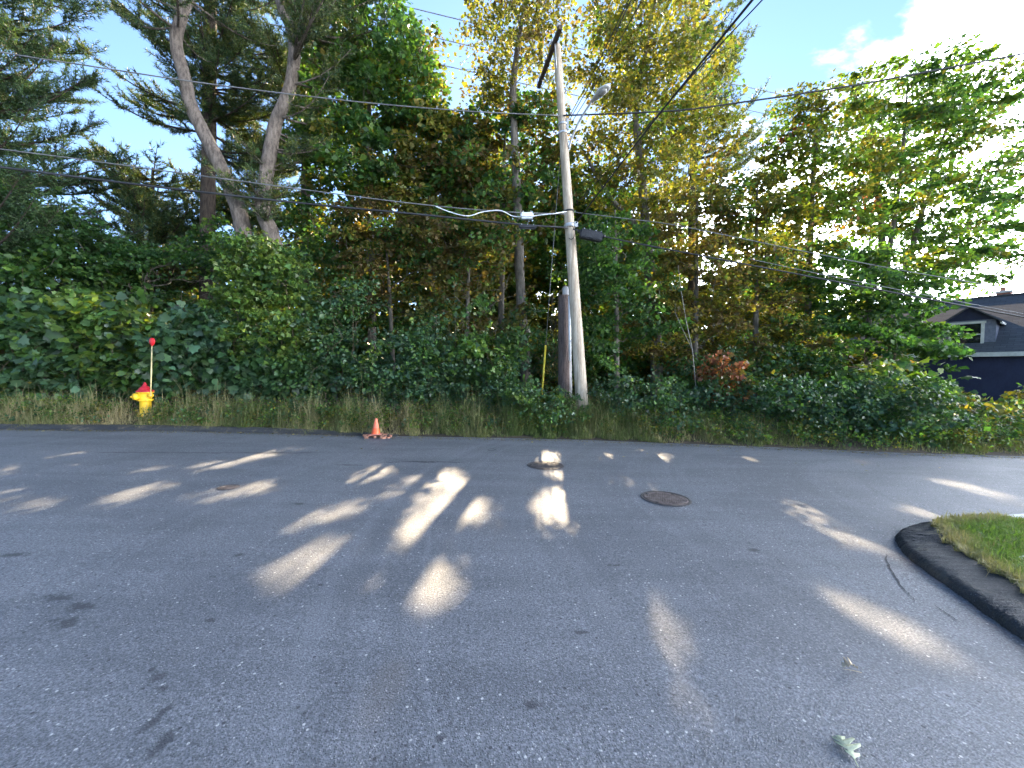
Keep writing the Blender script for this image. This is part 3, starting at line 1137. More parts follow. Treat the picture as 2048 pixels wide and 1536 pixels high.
g1 = ground_at(415, 16)
pine_tree('pine_tree', 'broad dark-trunked pine standing behind the twin-trunked pine',
          [([g1, at(415, 500, 16), at(418, 250, 16), at(420, 60, 16), at(425, -150, 16), at(425, -330, 16)], [0.3, 0.27, 0.24, 0.22, 0.16, 0.05])],
          [[(at(0, 300, 16)[2], at(0, -330, 16)[2], 3.6, 2.2, PI / 2 - .3, 2.9, 1.0)]],
          {'pine': 1.2, 'pinelight': 0.7}, M_DBARK, whorl=0.58, nb=5.6, tuft_n=9, bare=0.12, dens=2.0, ln=0.13, w=0.014)
g1 = ground_at(610, 18)
pine_tree('pine_tree', 'pale sunlit pine filling in behind the right crooked stem',
          [([g1, at(612, 350, 18), at(615, 100, 18), at(615, -200, 18)], [0.24, 0.2, 0.15, 0.05])],
          [[(at(0, 330, 18)[2], at(0, -200, 18)[2], 3.6, 2.2, PI / 2, 3.14, 1.0)]],
          {'pine': 0.6, 'pinelight': 1.2}, M_DBARK, whorl=0.65, nb=5.5, tuft_n=9, bare=0.12, dens=1.8, ln=0.14, w=0.016)
g1 = ground_at(300, 17)
pine_tree('pine_tree', 'short bushy pine with low crown between the two tall pines',
          [([g1, at(300, 600, 17), at(305, 450, 17), at(305, 335, 17)], [0.22, 0.18, 0.12, 0.03])],
          [[(at(0, 600, 17)[2], at(0, 345, 17)[2], 4.2, 1.6, PI / 2, 3.14, 1.0)]],
          {'pine': 0.9, 'pinelight': 0.6}, M_DBARK, whorl=0.42, nb=6.5, tuft_n=9, bare=0.08, dens=1.9, ln=0.13, w=0.016)

g1 = ground_at(520, 20)
pine_tree('pine_tree', 'low-crowned pine filling the gap between the two crooked stems',
          [([g1, at(520, 560, 20), at(522, 400, 20), at(522, 265, 20)], [0.22, 0.18, 0.12, 0.03])],
          [[(at(0, 560, 20)[2], at(0, 275, 20)[2], 4.0, 1.6, PI / 2, 3.14, 1.0)]],
          {'pine': 0.8, 'pinelight': 0.9}, M_DBARK, whorl=0.55, nb=6, tuft_n=8, bare=0.1, dens=1.6, ln=0.14, w=0.018)
# conifer showing its pointed branch tips beside the tall golden maple
g1 = ground_at(1385, 19)
pine_tree('pine_tree', 'pine with upswept tips poking out beside the tall golden maple',
          [([g1, at(1385, 400, 19), at(1388, 150, 19), at(1390, -60, 19)], [0.22, 0.18, 0.12, 0.03])],
          [[(at(0, 420, 19)[2], at(0, -40, 19)[2], 3.6, 1.4, 0.0, 2.4, 1.0)]],
          {'pine': 0.6, 'pinelight': 1.0}, M_DBARK, whorl=0.8, nb=4, tuft_n=9, bare=0.2, dens=1.2, ln=0.13, w=0.016)

# ------------------------------------------------------------------ broadleaf trees
def simple_trunk(x0, x1, ytop, Y, r):
    return (px_trunk([(x0, 840), (x0 * .7 + x1 * .3, 840 + (ytop - 840) * .4), (x0 * .4 + x1 * .6, 840 + (ytop - 840) * .72), (x1, ytop)], Y), [r, r * .85, r * .6, r * .2])


broad_tree('maple_tree', 'dark green broadleaf tree under the left pine boughs', 'tree', [simple_trunk(60, 50, 470, 12.8, .14)],
           [ell(40, 470, 12.8, 110, 110, 1.2), ell(110, 560, 12.4, 90, 90, 1.0), ell(20, 590, 12.4, 100, 90, 1.0)], {'deep': 1, 'green': .7}, d=0.62, per=80, rad=.5, size=.11, tmpl=T_OVAL)
broad_tree('maple_tree', 'green broadleaf tree with rounded crown right of the pines', 'tree', [simple_trunk(745, 735, 60, 14, .16)],
           [ell(735, 60, 14, 70, 150, 1.6), ell(700, 200, 14, 90, 90, 1.6), ell(790, 190, 14, 90, 110, 1.6), ell(720, 330, 13.6, 95, 90, 1.5), ell(640, 260, 14, 60, 90, 1.2)],
           {'deep': .8, 'green': 1.2, 'olive': .5}, d=0.72, per=80, rad=.55, size=.13)
broad_tree('maple_tree', 'brown-green maple with uneven top beside the gap of sky', 'tree', [simple_trunk(870, 850, 90, 15, .15)],
           [ell(835, 170, 15, 55, 90, 1.2), ell(880, 290, 15, 100, 80, 1.6), ell(860, 400, 14.6, 110, 90, 1.6), ell(930, 330, 15, 70, 90, 1.4)],
           {'olive': .9, 'brown': .9, 'gold': .5, 'green': .5}, d=0.66, per=95, rad=.5, size=.125)
tc_ = px_trunk([(1052, 840), (1050, 720), (1040, 560), (1036, 420), (1030, 300), (1026, 180), (1036, 90), (1050, 0), (1060, -90)], 13.2)
broad_tree('maple_tree', 'tall thin maple with sparse golden top and pale upper branches', 'tree', [(tc_, [.19, .17, .16, .15, .13, .11, .085, .05, .02])],
           [ell(1050, -20, 13.2, 110, 130, 1.7), ell(1000, 120, 13.2, 80, 70, 1.2), ell(1100, 110, 13.2, 70, 90, 1.3), ell(985, 170, 13.2, 55, 40, .8)],
           {'olive': 1, 'gold': 1, 'brown': .5}, d=0.58, per=34, rad=.45, size=.095, bark=M_MBARK, flat=.6, up=.5, tmpl=T_OVAL, path_w=.15)
broad_tree('maple_tree', 'dense dark maple crown wrapped round the thin golden maple', 'tree', [simple_trunk(1000, 1010, 240, 14.2, .13)],
           [ell(1010, 240, 14.2, 85, 50, 1.4), ell(1075, 260, 14, 60, 55, 1.3), ell(960, 340, 14.2, 80, 80, 1.5), ell(1060, 380, 14, 80, 80, 1.5), ell(1000, 450, 13.8, 110, 70, 1.5)],
           {'deep': .6, 'green': .7, 'brown': .9, 'olive': .6}, d=0.68, per=80, rad=.5, size=.12)
tR = px_trunk([(1315, 840), (1312, 700), (1300, 560), (1290, 440), (1280, 320), (1272, 220), (1290, 110), (1310, 0)], 13.8)
tR2 = [at(1296, 480, 13.8), at(1262, 440, 13.7), at(1225, 400, 13.6), at(1190, 345, 13.6), at(1160, 290, 13.6)]
broad_tree('maple_tree', 'tall golden maple with forked trunk right of the utility pole', 'tree', [(tR, [.22, .2, .18, .16, .13, .11, .07, .03]), (tR2, [.1, .085, .07, .055, .03])],
           [ell(1300, 40, 13.8, 120, 130, 1.9), ell(1240, 140, 13.8, 75, 90, 1.5), ell(1360, 190, 13.8, 95, 100, 1.7), ell(1280, 260, 13.6, 110, 80, 1.8), ell(1190, 330, 13.6, 60, 80, 1.2), ell(1400, 310, 13.8, 70, 90, 1.5), ell(1300, 380, 13.4, 100, 60, 1.6)],
           {'olive': 1.1, 'gold': 1.2, 'lime': .3, 'brown': .25}, d=0.66, per=62, rad=.50, size=.098, path_w=.2)
tS = px_trunk([(1612, 840), (1614, 700), (1618, 560), (1622, 440), (1628, 330), (1640, 240), (1650, 190)], 13.2)
broad_tree('maple_tree', 'slender straight maple with yellow-green open crown', 'tree', [(tS, [.12, .11, .10, .085, .07, .05, .02])],
           [ell(1655, 220, 13.2, 80, 60, 1.3), ell(1620, 310, 13.2, 85, 70, 1.4), ell(1560, 370, 13.2, 60, 50, 1.2), ell(1680, 350, 13.2, 90, 70, 1.4), ell(1640, 440, 13, 100, 60, 1.4)],
           {'lime': 1.1, 'gold': .7, 'olive': .7, 'rust': .06}, d=0.60, per=75, rad=.45, size=.098, bark=M_MBARK, flat=.35, path_w=.2)
tT = px_trunk([(1790, 840), (1785, 700), (1775, 600), (1765, 500), (1760, 420), (1740, 320), (1745, 240)], 13.6)
tT2 = [at(1778, 620, 13.6), at(1810, 540, 13.7), at(1840, 440, 13.7), at(1870, 330, 13.8), at(1900, 230, 13.8), at(1905, 160, 13.8)]
tT3 = [at(1770, 560, 13.6), at(1785, 460, 13.5), at(1800, 360, 13.5), at(1810, 250, 13.5), at(1815, 170, 13.5)]
broad_tree('maple_tree', 'many-stemmed maple with wide airy crown beside the navy house', 'tree', [(tT, [.18, .16, .13, .11, .09, .06, .02]), (tT2, [.10, .085, .07, .05, .035, .02]), (tT3, [.09, .07, .055, .04, .02])],
           [ell(1790, 190, 13.6, 70, 50, 1.4), ell(1890, 180, 13.8, 90, 50, 1.4), ell(1960, 200, 14, 80, 35, 1.3), ell(1830, 280, 13.6, 100, 60, 1.5), ell(1930, 310, 14, 110, 60, 1.5), ell(1770, 380, 13.4, 90, 60, 1.5), ell(1900, 420, 14, 120, 55, 1.5), ell(1830, 500, 13.6, 120, 55, 1.5), ell(1930, 540, 14, 70, 40, 1.2), ell(2010, 370, 14.2, 60, 40, 1.0), ell(1990, 470, 14.2, 55, 35, 1.0)],
           {'green': 1.1, 'deep': .6, 'lime': .7, 'olive': .3}, d=0.62, per=75, rad=.48, size=.10, flat=.25, path_w=.2)
broad_tree('maple_tree', 'dark green maple rising just behind the pole and lamp', 'tree', [simple_trunk(1150, 1155, 340, 16.5, .13)],
           [ell(1090, 400, 16.5, 70, 70, 1.6), ell(1190, 400, 16.5, 75, 60, 1.6), ell(1150, 480, 16.2, 90, 60, 1.6), ell(1130, 340, 16.5, 50, 40, 1.2)],
           {'deep': 1, 'green': .8, 'olive': .5}, d=0.74, per=75, rad=.55, size=.14)
broad_tree('maple_tree', 'green maple whose low boughs hang before the navy house', 'tree', [simple_trunk(1735, 1740, 470, 12.4, .10)],
           [ell(1690, 560, 12.4, 90, 80, 1.3), ell(1780, 610, 12.4, 90, 70, 1.3), ell(1835, 690, 12.4, 60, 55, 1.2), ell(1700, 670, 12.2, 90, 70, 1.2), ell(1800, 720, 12.2, 80, 50, 1.1)],
           {'green': 1.2, 'deep': .8, 'lime': .25}, d=0.56, per=100, rad=.42, size=.095, flat=.3)
# second storey of the wood
UN = [
    ('maple_tree', 'bronze-leaved young maple behind the roadside thicket', [(790, 770, 460)], [(750, 450, 80, 70), (820, 520, 90, 80), (740, 560, 90, 70), (900, 540, 80, 80)], 13.0, {'brown': 1.2, 'green': .5, 'olive': .5}),
    ('maple_tree', 'brown-leaved young maple left of the brown pole stub', [(930, 940, 490)], [(960, 500, 90, 70), (940, 590, 80, 70), (1010, 580, 50, 80), (880, 470, 60, 50)], 12.6, {'brown': 1.5, 'olive': .5, 'green': .3}),
    ('maple_tree', 'deep green young maple directly right of the utility pole', [(1235, 1230, 420)], [(1230, 500, 75, 80), (1210, 600, 60, 80), (1290, 620, 55, 70), (1180, 520, 40, 70), (1190, 690, 45, 60)], 12.2, {'deep': 1, 'green': 1}),
    ('maple_tree', 'bronze young maple right of the forked golden maple trunk', [(1390, 1395, 380)], [(1390, 450, 85, 70), (1400, 560, 90, 90), (1340, 660, 70, 80), (1430, 670, 70, 70)], 12.8, {'brown': 1.4, 'olive': .9, 'gold': .25}),
    ('maple_tree', 'mixed green and orange young maple left of the slender maple', [(1510, 1515, 360)], [(1500, 420, 80, 60), (1530, 520, 80, 80), (1520, 640, 80, 80), (1590, 690, 70, 60)], 12.8, {'olive': 1, 'green': .8, 'gold': .5, 'brown': .5}),
    ('maple_tree', 'dark green young tree behind the vine-covered mound', [(670, 665, 450)], [(660, 450, 70, 70), (640, 530, 60, 80), (700, 600, 80, 80)], 14.0, {'deep': 1, 'green': .5, 'olive': .4}),
    ('maple_tree', 'dark undergrowth tree below the short bushy pine', [(290, 290, 560)], [(190, 520, 70, 60), (300, 540, 90, 70), (390, 560, 80, 80), (440, 500, 60, 60)], 13.6, {'deep': 1, 'green': .5}),
]
for nm, lab, tr, lob, Y, mix in UN:
    broad_tree(nm, lab, 'tree', [simple_trunk(a, b, c, Y, .09) for a, b, c in tr], [ell(x, y, Y, rx, ry, 1.1) for x, y, rx, ry in lob], mix,
               d=0.58, per=95, rad=.44, size=.09, tmpl=T_OVAL, flat=.35)

# trees deeper in the wood
def back_tree(X, Y, h, mix, lab):
    grp = 'trees deeper in the wood'
    z = float(floor_z(X, Y))
    if True:
        b = np.array([X, Y, z])
        pts = [b, b + (0.1, 0, h * .4), b + (-.1, .1, h * .7), b + (0, 0, h * .95)]
        lob = [(b + (0, 0, h * .72), np.array([2.6, 2.4, h * .26])), (b + (1.2, 0, h * .5), np.array([2.0, 1.8, h * .2])), (b + (-1.3, .3, h * .45), np.array([2.0, 1.8, h * .22])), (b + (0, 0, h * .25), np.array([2.2, 1.8, h * .16]))]
        return broad_tree('maple_tree', lab, 'tree', [(pts, [.2, .17, .1, .03])], lob, mix, d=1.0, per=60, rad=.8, size=.21, group=grp, flat=.5)

BACK = ['green tree deep in the wood behind the short bushy pine', 'golden-green tree deep in the wood behind the dark-trunked pine', 'green tree deep in the wood behind the pale sunlit pine',
        'golden-green tree deep in the wood behind the vine mound', 'green tree deep in the wood behind the bronze-leaved young maple', 'golden-green tree deep in the wood behind the brown-green maple',
        'green tree deep in the wood behind the dense dark maple', 'golden-green tree deep in the wood behind the thin golden maple', 'green tree deep in the wood behind the utility pole',
        'golden-green tree deep in the wood behind the deep green young maple', 'green tree deep in the wood behind the forked golden maple', 'golden-green tree deep in the wood behind the bare pale cane',
        'green tree deep in the wood behind the rust red shrub', 'golden-green tree deep in the wood behind the slender straight maple', 'green tree farthest back in the wood behind the brown maples',
        'golden-green tree rising behind the chimney end of the navy house', 'green tree rising behind the ridge of the navy house', 'golden-green tree rising behind the far gable of the navy house']
for i, (X, Y, h) in enumerate([(-22, 27, 8), (-17.5, 23, 8.5), (-13, 26, 10), (-9.5, 21, 10), (-6.5, 23, 13.5), (-2.5, 21, 13), (-.6, 24, 14), (0.5, 28, 13), (3, 24, 12), (6.5, 22, 11.5),
                  (9.5, 26, 12), (13.5, 22.5, 10.5), (17, 28, 9), (21, 30, 9), (-4, 31, 13), (31, 27, 7.0), (35.5, 29, 7.5), (40, 31, 8)]):
    back_tree(X, Y, h, ({'olive': 1, 'green': 1}, {'gold': .8, 'olive': 1, 'green': .5})[i % 2], BACK[i])

# bushes standing inside the wood: one built, the rest copied
def wood_bush(i, X, Y, h, src=None):
    z = float(floor_z(X, Y))
    if src is None:
        lob = [(np.array([X, Y, z + h * .5]), np.array([1.5, 1.2, h * .5])), (np.array([X + .9, Y, z + h * .35]), np.array([1.2, 1.0, h * .38])), (np.array([X - 1.0, Y, z + h * .3]), np.array([1.2, 1.0, h * .34]))]
        return shrub('bush', 'shaded bush inside the wood between the tree trunks', 'shrub', lob, {'deep': 1, 'green': .8, 'olive': .8, 'brown': .3}, (X, Y, z), d=.55, per=60, rad=.48, size=.13, mat=M_LEAF, group='bushes inside the wood')
    r = src.copy()
    C.objects.link(r)
    r.location = (X, Y, z)
    r.rotation_euler = (0, 0, i * 1.3)
    s_ = h / 3.4
    r.scale = (s_ * 1.1, s_ * 1.1, s_)
    for ch in src.children:
        c2_ = ch.copy()
        C.objects.link(c2_)
        c2_.parent = r
    return r


wb = wood_bush(0, -8.5, 15.2, 3.4)
for i_, (X, Y, h) in enumerate([(-20, 15.5, 4.2), (-16.5, 16, 3.8), (-12.8, 15.2, 3.6), (-5.6, 16, 3.4), (-3.0, 15.0, 3.0), (-.6, 16.2, 3.3), (1.9, 15.3, 2.9), (4.4, 16.0, 3.3), (6.9, 15.2, 3.2), (9.6, 15.8, 3.5), (12.4, 15.2, 3.2), (15, 16, 2.8), (-10.5, 18.5, 4.2), (-4.4, 19.0, 4.2), (.8, 19.0, 3.6), (5.8, 19.2, 4.0), (11, 19, 3.8)]):
    wood_bush(i_ + 1, X, Y, h, wb)
# wood closing the view far behind
n = 2600
X = RNG.random(n) * 160 - 80
Yv = 44 + RNG.random(n) * 14 - 4 * np.abs(np.sin(X * .13))
P = np.stack([X, Yv, floor_z(X, Yv) + RNG.random(n) ** 1.2 * (7.5 + 2.0 * np.sin(X * .21) + 1.2 * np.sin(X * .73))], 1)
V, F, col = clump_leaves(P, 16, 1.7, .8, .75, {'green': 1, 'olive': 1, 'gold': .3, 'deep': .6}, T_OVAL, .5, False)
tag(link('far_wood', np_mesh('far_wood', V, F, col), M_LEAF), 'distant mass of trees closing off the wood', 'wood', kind='stuff')

# ------------------------------------------------------------------ roadside thicket
def sh(name, label, cat, lobes, Y, mix, **kw):
    x0 = sum(l[0] for l in lobes) / len(lobes)
    rd = kw.pop('rd', .7)
    return shrub(name, label, cat, [ell(l[0], l[1], Y, l[2], l[3], rd) for l in lobes], mix, ground_at(x0, Y), **kw)


sh('vine_thicket', 'large-leaved grape vine thicket left of the hydrant', 'vine', [(20, 700, 110, 70), (110, 680, 100, 75), (60, 640, 90, 50), (180, 740, 70, 50), (30, 760, 80, 40)], 11.4,
   {'blue': 1, 'green': .8, 'deep': .4}, d=.42, per=22, rad=.36, size=.15, tmpl=T_GRAPE, big=140, bigsize=.20, nst=7)
sh('vine_thicket', 'sunlit yellow-green vine thicket behind the hydrant', 'vine', [(230, 650, 70, 60), (260, 710, 80, 70), (170, 630, 50, 50), (285, 630, 40, 45)], 11.5,
   {'lime': 1.2, 'green': 1, 'blue': .25}, d=.42, per=22, rad=.36, size=.14, tmpl=T_GRAPE, big=110, bigsize=.18, nst=6)
sh('vine_thicket', 'dark broad-leaved bush right of the hydrant marker', 'shrub', [(370, 730, 80, 70), (470, 720, 100, 70), (410, 665, 60, 50), (540, 745, 60, 50)], 11.2,
   {'blue': 1.2, 'deep': .8}, d=.42, per=24, rad=.36, size=.14, tmpl=T_GRAPE, big=140, bigsize=.18, nst=7)
sh('vine_mound', 'tall leafy vine mound swallowing the crooked pine stems', 'vine', [(500, 515, 58, 46), (540, 560, 85, 70), (490, 595, 70, 60), (592, 630, 65, 60), (540, 675, 95, 60)], 11.3,
   {'green': .7, 'lime': 1.5}, d=.38, per=75, rad=.33, size=.09, tmpl=T_MAPLE, nst=6)
sh('shrub', 'dense dark shrub between the vine mound and bronze maple', 'shrub', [(660, 640, 60, 60), (700, 600, 50, 50), (680, 720, 80, 60), (620, 760, 70, 50)], 11.3, {'blue': 1, 'deep': .8, 'green': .4}, d=.40, per=60, rad=.34, size=.085, nst=6)
sh('shrub', 'blue-green leafy shrub behind the traffic cone', 'shrub', [(770, 720, 80, 60), (850, 760, 90, 50), (760, 770, 80, 40)], 10.9, {'blue': 1.2, 'green': .6}, d=.38, per=60, rad=.32, size=.075, nst=6)
sh('sapling', 'fresh green maple sapling rising above the thicket', 'sapling', [(960, 640, 45, 50), (1000, 690, 50, 40), (920, 690, 50, 50), (960, 720, 70, 40)], 10.9, {'green': 1.4, 'lime': .5}, d=.36, per=38, rad=.32, size=.10, tmpl=T_MAPLE, flat=.25, nst=3)
sh('shrub', 'tangled dark shrub left of the guy wire guard', 'shrub', [(930, 770, 90, 50), (1010, 770, 60, 50), (870, 690, 60, 60)], 10.8, {'blue': 1, 'deep': .6, 'green': .5}, d=.38, per=60, rad=.32, size=.075, nst=6)
sh('shrub', 'low mixed weeds bush at the foot of the leaning pole', 'shrub', [(1090, 810, 60, 35), (1130, 820, 45, 30), (1050, 800, 40, 30)], 10.0, {'green': 1, 'blue': .5, 'lime': .3}, d=.3, per=50, rad=.25, size=.06, nst=5)
sh('shrub', 'glossy dark shrub just right of the leaning pole', 'shrub', [(1240, 790, 50, 40), (1310, 780, 60, 45), (1350, 840, 55, 45), (1270, 820, 45, 30), (1390, 865, 35, 28)], 10.2, {'blue': 1, 'deep': .7, 'green': .3}, d=.36, per=60, rad=.3, size=.075, nst=6)
sh('shrub', 'small shrub turning rust red among the green bushes', 'shrub', [(1448, 745, 30, 35), (1465, 775, 22, 25)], 10.9, {'rust': 1.6, 'olive': .2}, d=.30, per=60, rad=.26, size=.09, tmpl=T_MAPLE, nst=3)
sh('shrub', 'rounded dark bramble mound below the rust red shrub', 'shrub', [(1420, 800, 60, 40), (1500, 790, 60, 40), (1400, 850, 40, 35)], 10.6, {'blue': 1, 'deep': .6, 'green': .5}, d=.36, per=60, rad=.3, size=.075, nst=6)
sh('shrub', 'big rounded viburnum bush spilling onto the road edge', 'shrub', [(1580, 800, 70, 45), (1640, 820, 90, 55), (1690, 870, 60, 35), (1610, 870, 60, 30)], 9.75, {'blue': 1.3, 'deep': .7}, d=.34, per=65, rad=.28, size=.075, droop=.15, nst=7)
sh('shrub', 'wide dark bush spreading below the many-stemmed maple', 'shrub', [(1770, 840, 80, 50), (1850, 850, 80, 45), (1800, 790, 80, 40), (1860, 885, 60, 25), (1780, 880, 60, 25)], 9.5, {'blue': 1.2, 'deep': .8, 'green': .2}, d=.34, per=65, rad=.28, size=.075, droop=.15, nst=7)
sh('vine_thicket', 'arching large-leaved sprays catching sun above the dark bush', 'vine', [(1760, 755, 50, 28), (1830, 770, 50, 30), (1700, 770, 40, 25)], 11.0, {'lime': 1, 'green': 1}, d=.40, per=14, rad=.34, size=.15, tmpl=T_GRAPE, big=60, bigsize=.18, nst=4)
sh('shrub', 'yellow-green sumac-like shrub in front of the navy house', 'shrub', [(1900, 805, 50, 28), (1980, 830, 70, 28), (2070, 815, 40, 40), (1930, 840, 60, 28)], 10.9, {'lime': 1, 'olive': .8, 'gold': .5, 'green': .6}, d=.38, per=40, rad=.32, size=.10, flat=.3, nst=6)
sh('shrub', 'dark low bush at the lawn-side end of the verge', 'shrub', [(1990, 865, 80, 28), (2080, 855, 60, 35)], 9.7, {'deep': 1, 'blue': .5, 'olive': .5}, d=.36, per=55, rad=.3, size=.08, nst=5)
sh('shrub', 'shaded understorey bush filling the gap below bronze maples', 'shrub', [(1120, 720, 60, 50), (1040, 640, 40, 60), (840, 640, 70, 60)], 12.6, {'deep': 1, 'olive': .5}, d=.5, per=60, rad=.42, size=.10, nst=5)
sh('shrub', 'shaded understorey bush behind the rust red shrub', 'shrub', [(1400, 740, 70, 40), (1500, 730, 70, 50), (1600, 740, 80, 50), (1680, 740, 70, 40)], 12.0, {'deep': 1, 'green': .5, 'olive': .3}, d=.46, per=60, rad=.4, size=.09, nst=6)
# leafy shoots standing up out of the thicket
SHOOT = ['yellow-green shoot above the hydrant', 'blue-green shoot above the dark broad-leaved bush', 'green shoot in the middle of the vine thicket', 'green shoot at the pine end of the vine thicket', 'olive shoot between the hydrant marker and the dark bush',
         'green shoot above the shrub beside the vine mound', 'blue-green shoot beside the maple sapling', 'olive shoot above the glossy shrub right of the pole', 'yellow-green shoot above the viburnum bush']
for si, (x_, y0_, y1_, Y_, mixk) in enumerate(((275, 640, 545, 11.3, 'lime'), (402, 660, 590, 11.1, 'blue'), (150, 640, 560, 11.4, 'green'), (40, 620, 535, 11.3, 'green'), (355, 640, 575, 11.3, 'olive'), (700, 600, 535, 11.2, 'green'), (905, 640, 565, 11.0, 'blue'), (1305, 770, 705, 10.6, 'olive'), (1740, 760, 715, 10.8, 'lime'))):
    b_ = ground_at(x_, Y_)
    sr = thing('leafy_shoot', 'leafy ' + SHOOT[si], 'shoot', tuple(b_), group='leafy shoots above the thicket')
    q1 = at(x_ + 6, y0_, Y_); q2 = at(x_ + random.gauss(0, 8), y1_, Y_ - .1)
    MB().tube([np.zeros(3), (q1 - b_) * .5 + (.04, 0, 0), q1 - b_, q2 - b_], [.012, .010, .008, .003], 5).build('stem', M_TWIG, sr)
    k_ = 16
    u_ = np.linspace(-.4, 1, k_)[:, None]
    Pp = q1 + (q2 - q1) * u_ + RNG.normal(0, .03, (k_, 3))
    Aa = RNG.normal(0, 1, (k_, 3)) * np.array([1, 1, .3]) + np.array([0, 0, .1])
    V, F, col = place(T_GRAPE, Pp, Aa, norm(np.array([0, -.5, .7]) + RNG.normal(0, .4, (k_, 3))), .12 * (1.2 - .5 * np.clip(u_[:, 0], 0, 1)), colours({mixk: 1}, 1, np.zeros(k_, int)))
    link('leaves', np_mesh('leaves', origin_shift(V, b_), F, col), M_BIG, sr)['kind'] = 'stuff'
# dead bramble canes beside the red shrub
mb = MB()
b0 = at(1385, 700, 10.9)
mb.tube([ground_at(1400, 10.9), b0, at(1372, 640, 10.9), at(1362, 580, 10.9), at(1356, 530, 10.9)], [.012, .011, .009, .007, .004], 6)
mb.tube([b0, at(1366, 660, 10.9), at(1350, 625, 10.9), at(1352, 600, 10.9)], [.008, .007, .006, .003], 5)
o = mb.build('dead_cane', M_PBARK)
tag(o, 'bare pale cane arching in front of the bronze maple', 'branch')

# ------------------------------------------------------------------ verge grass
def blades(P, h, w, lean, colr, seg=2):
    n = len(P)
    az = RNG.random(n) * 2 * PI
    d = np.stack([np.cos(az), np.sin(az), np.zeros(n)], 1)
    s = np.stack([-np.sin(az), np.cos(az), np.zeros(n)], 1)
    ln = lean * h
    mid = P + d * (ln * 0.3)[:, None] + np.array([0, 0, 1.0]) * (h * 0.6)[:, None]
    tip = P + d * ln[:, None] + np.array([0, 0, 1.0]) * (h * (1 - 0.35 * lean ** 2))[:, None]
    hw = (w / 2)[:, None]
    V = np.stack([P - s * hw, P + s * hw, mid - s * hw * .8, mid + s * hw * .8, tip], 1).reshape(-1, 3)
    f = np.array([(0, 1, 3), (0, 3, 2), (2, 3, 4)])
    F = (f[None] + (np.arange(n) * 5)[:, None, None]).reshape(-1, 3)
    return V, F, np.repeat(colr, 5, axis=0)


def grass_colours(X, n, green):
    """patches of straw and olive"""
    w = 0.5 + 0.28 * np.sin(X * 0.9 + 1) + 0.22 * np.sin(X * 2.7) + green
    w = np.clip(w + RNG.normal(0, 0.28, n), 0, 1)[:, None]
    a = np.array([.33, .275, .155])
    b = np.array([.105, .145, .045])
    c_ = a * (1 - w) + b * w
    return c_ * np.exp(RNG.normal(0, 0.22, n))[:, None]


n = 95000
X = RNG.random(n) * 29 - 14.5
dd = np.abs(RNG.normal(0, 1, n)) * 0.62 - np.where(X < -3, .10, .02) + 0.15 * wob(X * 1.3) + 0.08 * np.sin(X * 6.1) * np.sin(X * 1.9)
# uneven tussocks, thin where bushes spill over
tus = 0.5 + 0.3 * np.sin(X * 3.1 + np.sin(X * 1.3) * 2) + 0.3 * np.sin(X * 7.7 + 1 + 3 * dd) + 0.2 * np.sin(X * 15.3 + 5 * dd)
dn = np.clip(0.25 + 0.75 * tus, 0.08, 1) * np.interp(X, [-15, 3.4, 3.9, 4.6, 5.2, 6.0, 6.6, 9.2, 9.8, 15], [1, 1, .45, .55, 1, .8, .25, .2, .9, .9])
keep = RNG.random(n) < dn
X, dd, tus = X[keep], dd[keep], np.clip(tus[keep], 0, 1)
Yv = edge(X) + dd + 0.12
hh = (0.07 + 0.36 * np.clip(dd / 0.8, 0, 1)) * np.exp(RNG.normal(0, 0.35, len(X))) * (0.6 + 0.7 * tus)
hh *= np.interp(X, [-14, -6, -2, 2, 3, 6, 14], [0.9, 1.0, 1.2, 1.25, 0.9, 0.65, 0.65])
hh *= np.where((np.abs(X - at(289, 800, 10.15)[0]) < .42) & (Yv < 10.3), .34, 1.0)
P = np.stack([X, Yv, floor_z(X, Yv) - 0.01], 1)
V, F, col = blades(P, hh, 0.006 + 0.006 * RNG.random(len(X)), np.abs(RNG.normal(0.5, 0.4, len(X))), grass_colours(X, len(X), np.interp(X, [-14, -6, -3, 0, 14], [.0, .02, .12, .35, .3])))
tag(link('verge_grass', np_mesh('verge_grass', V, F, col), M_GRASS), 'long dry straw and green grass along the verge', 'grass', kind='stuff')
# seed heads and weeds in the verge
n = 1500
X = RNG.random(n) * 27 - 13.5
X = X[RNG.random(n) < np.where(X > 6, .3, 1)]
X = X[np.abs(X - at(289, 800, 10.15)[0]) > .45]
n = len(X)
Yv = edge(X) + 0.3 + RNG.random(n) * 1.0
P = np.stack([X, Yv, floor_z(X, Yv)], 1)
hh = 0.3 + 0.4 * RNG.random(n)
V, F, col = blades(P, hh, np.full(n, .006), np.abs(RNG.normal(.35, .3, n)), np.tile(np.array([.27, .22, .12]), (n, 1)) * np.exp(RNG.normal(0, .2, n))[:, None])
tag(link('dry_stalks', np_mesh('dry_stalks', V, F, col), M_GRASS), 'tall straw-coloured seed stalks standing in the verge grass', 'grass', kind='stuff')
n = 1000
X = RNG.random(n) * 27 - 13.5
X = X[np.abs(X - at(289, 800, 10.15)[0]) > .5]
n = len(X)
Yv = edge(X) + 0.22 + RNG.random(n) ** 0.7 * 1.1
P = np.stack([X, Yv, floor_z(X, Yv) + 0.08 + 0.3 * RNG.random(n) * np.clip((Yv - edge(X)) / .6, 0, 1)], 1)
V, F, col = clump_leaves(P, 34, .17, .8, .055, {'green': 1, 'lime': .5, 'olive': .6, 'blue': .4}, T_OVAL, .7)
tag(link('verge_weeds', np_mesh('verge_weeds', V, F, col), M_LEAF), 'small leafy weeds mixed through the verge grass', 'weeds', kind='stuff')
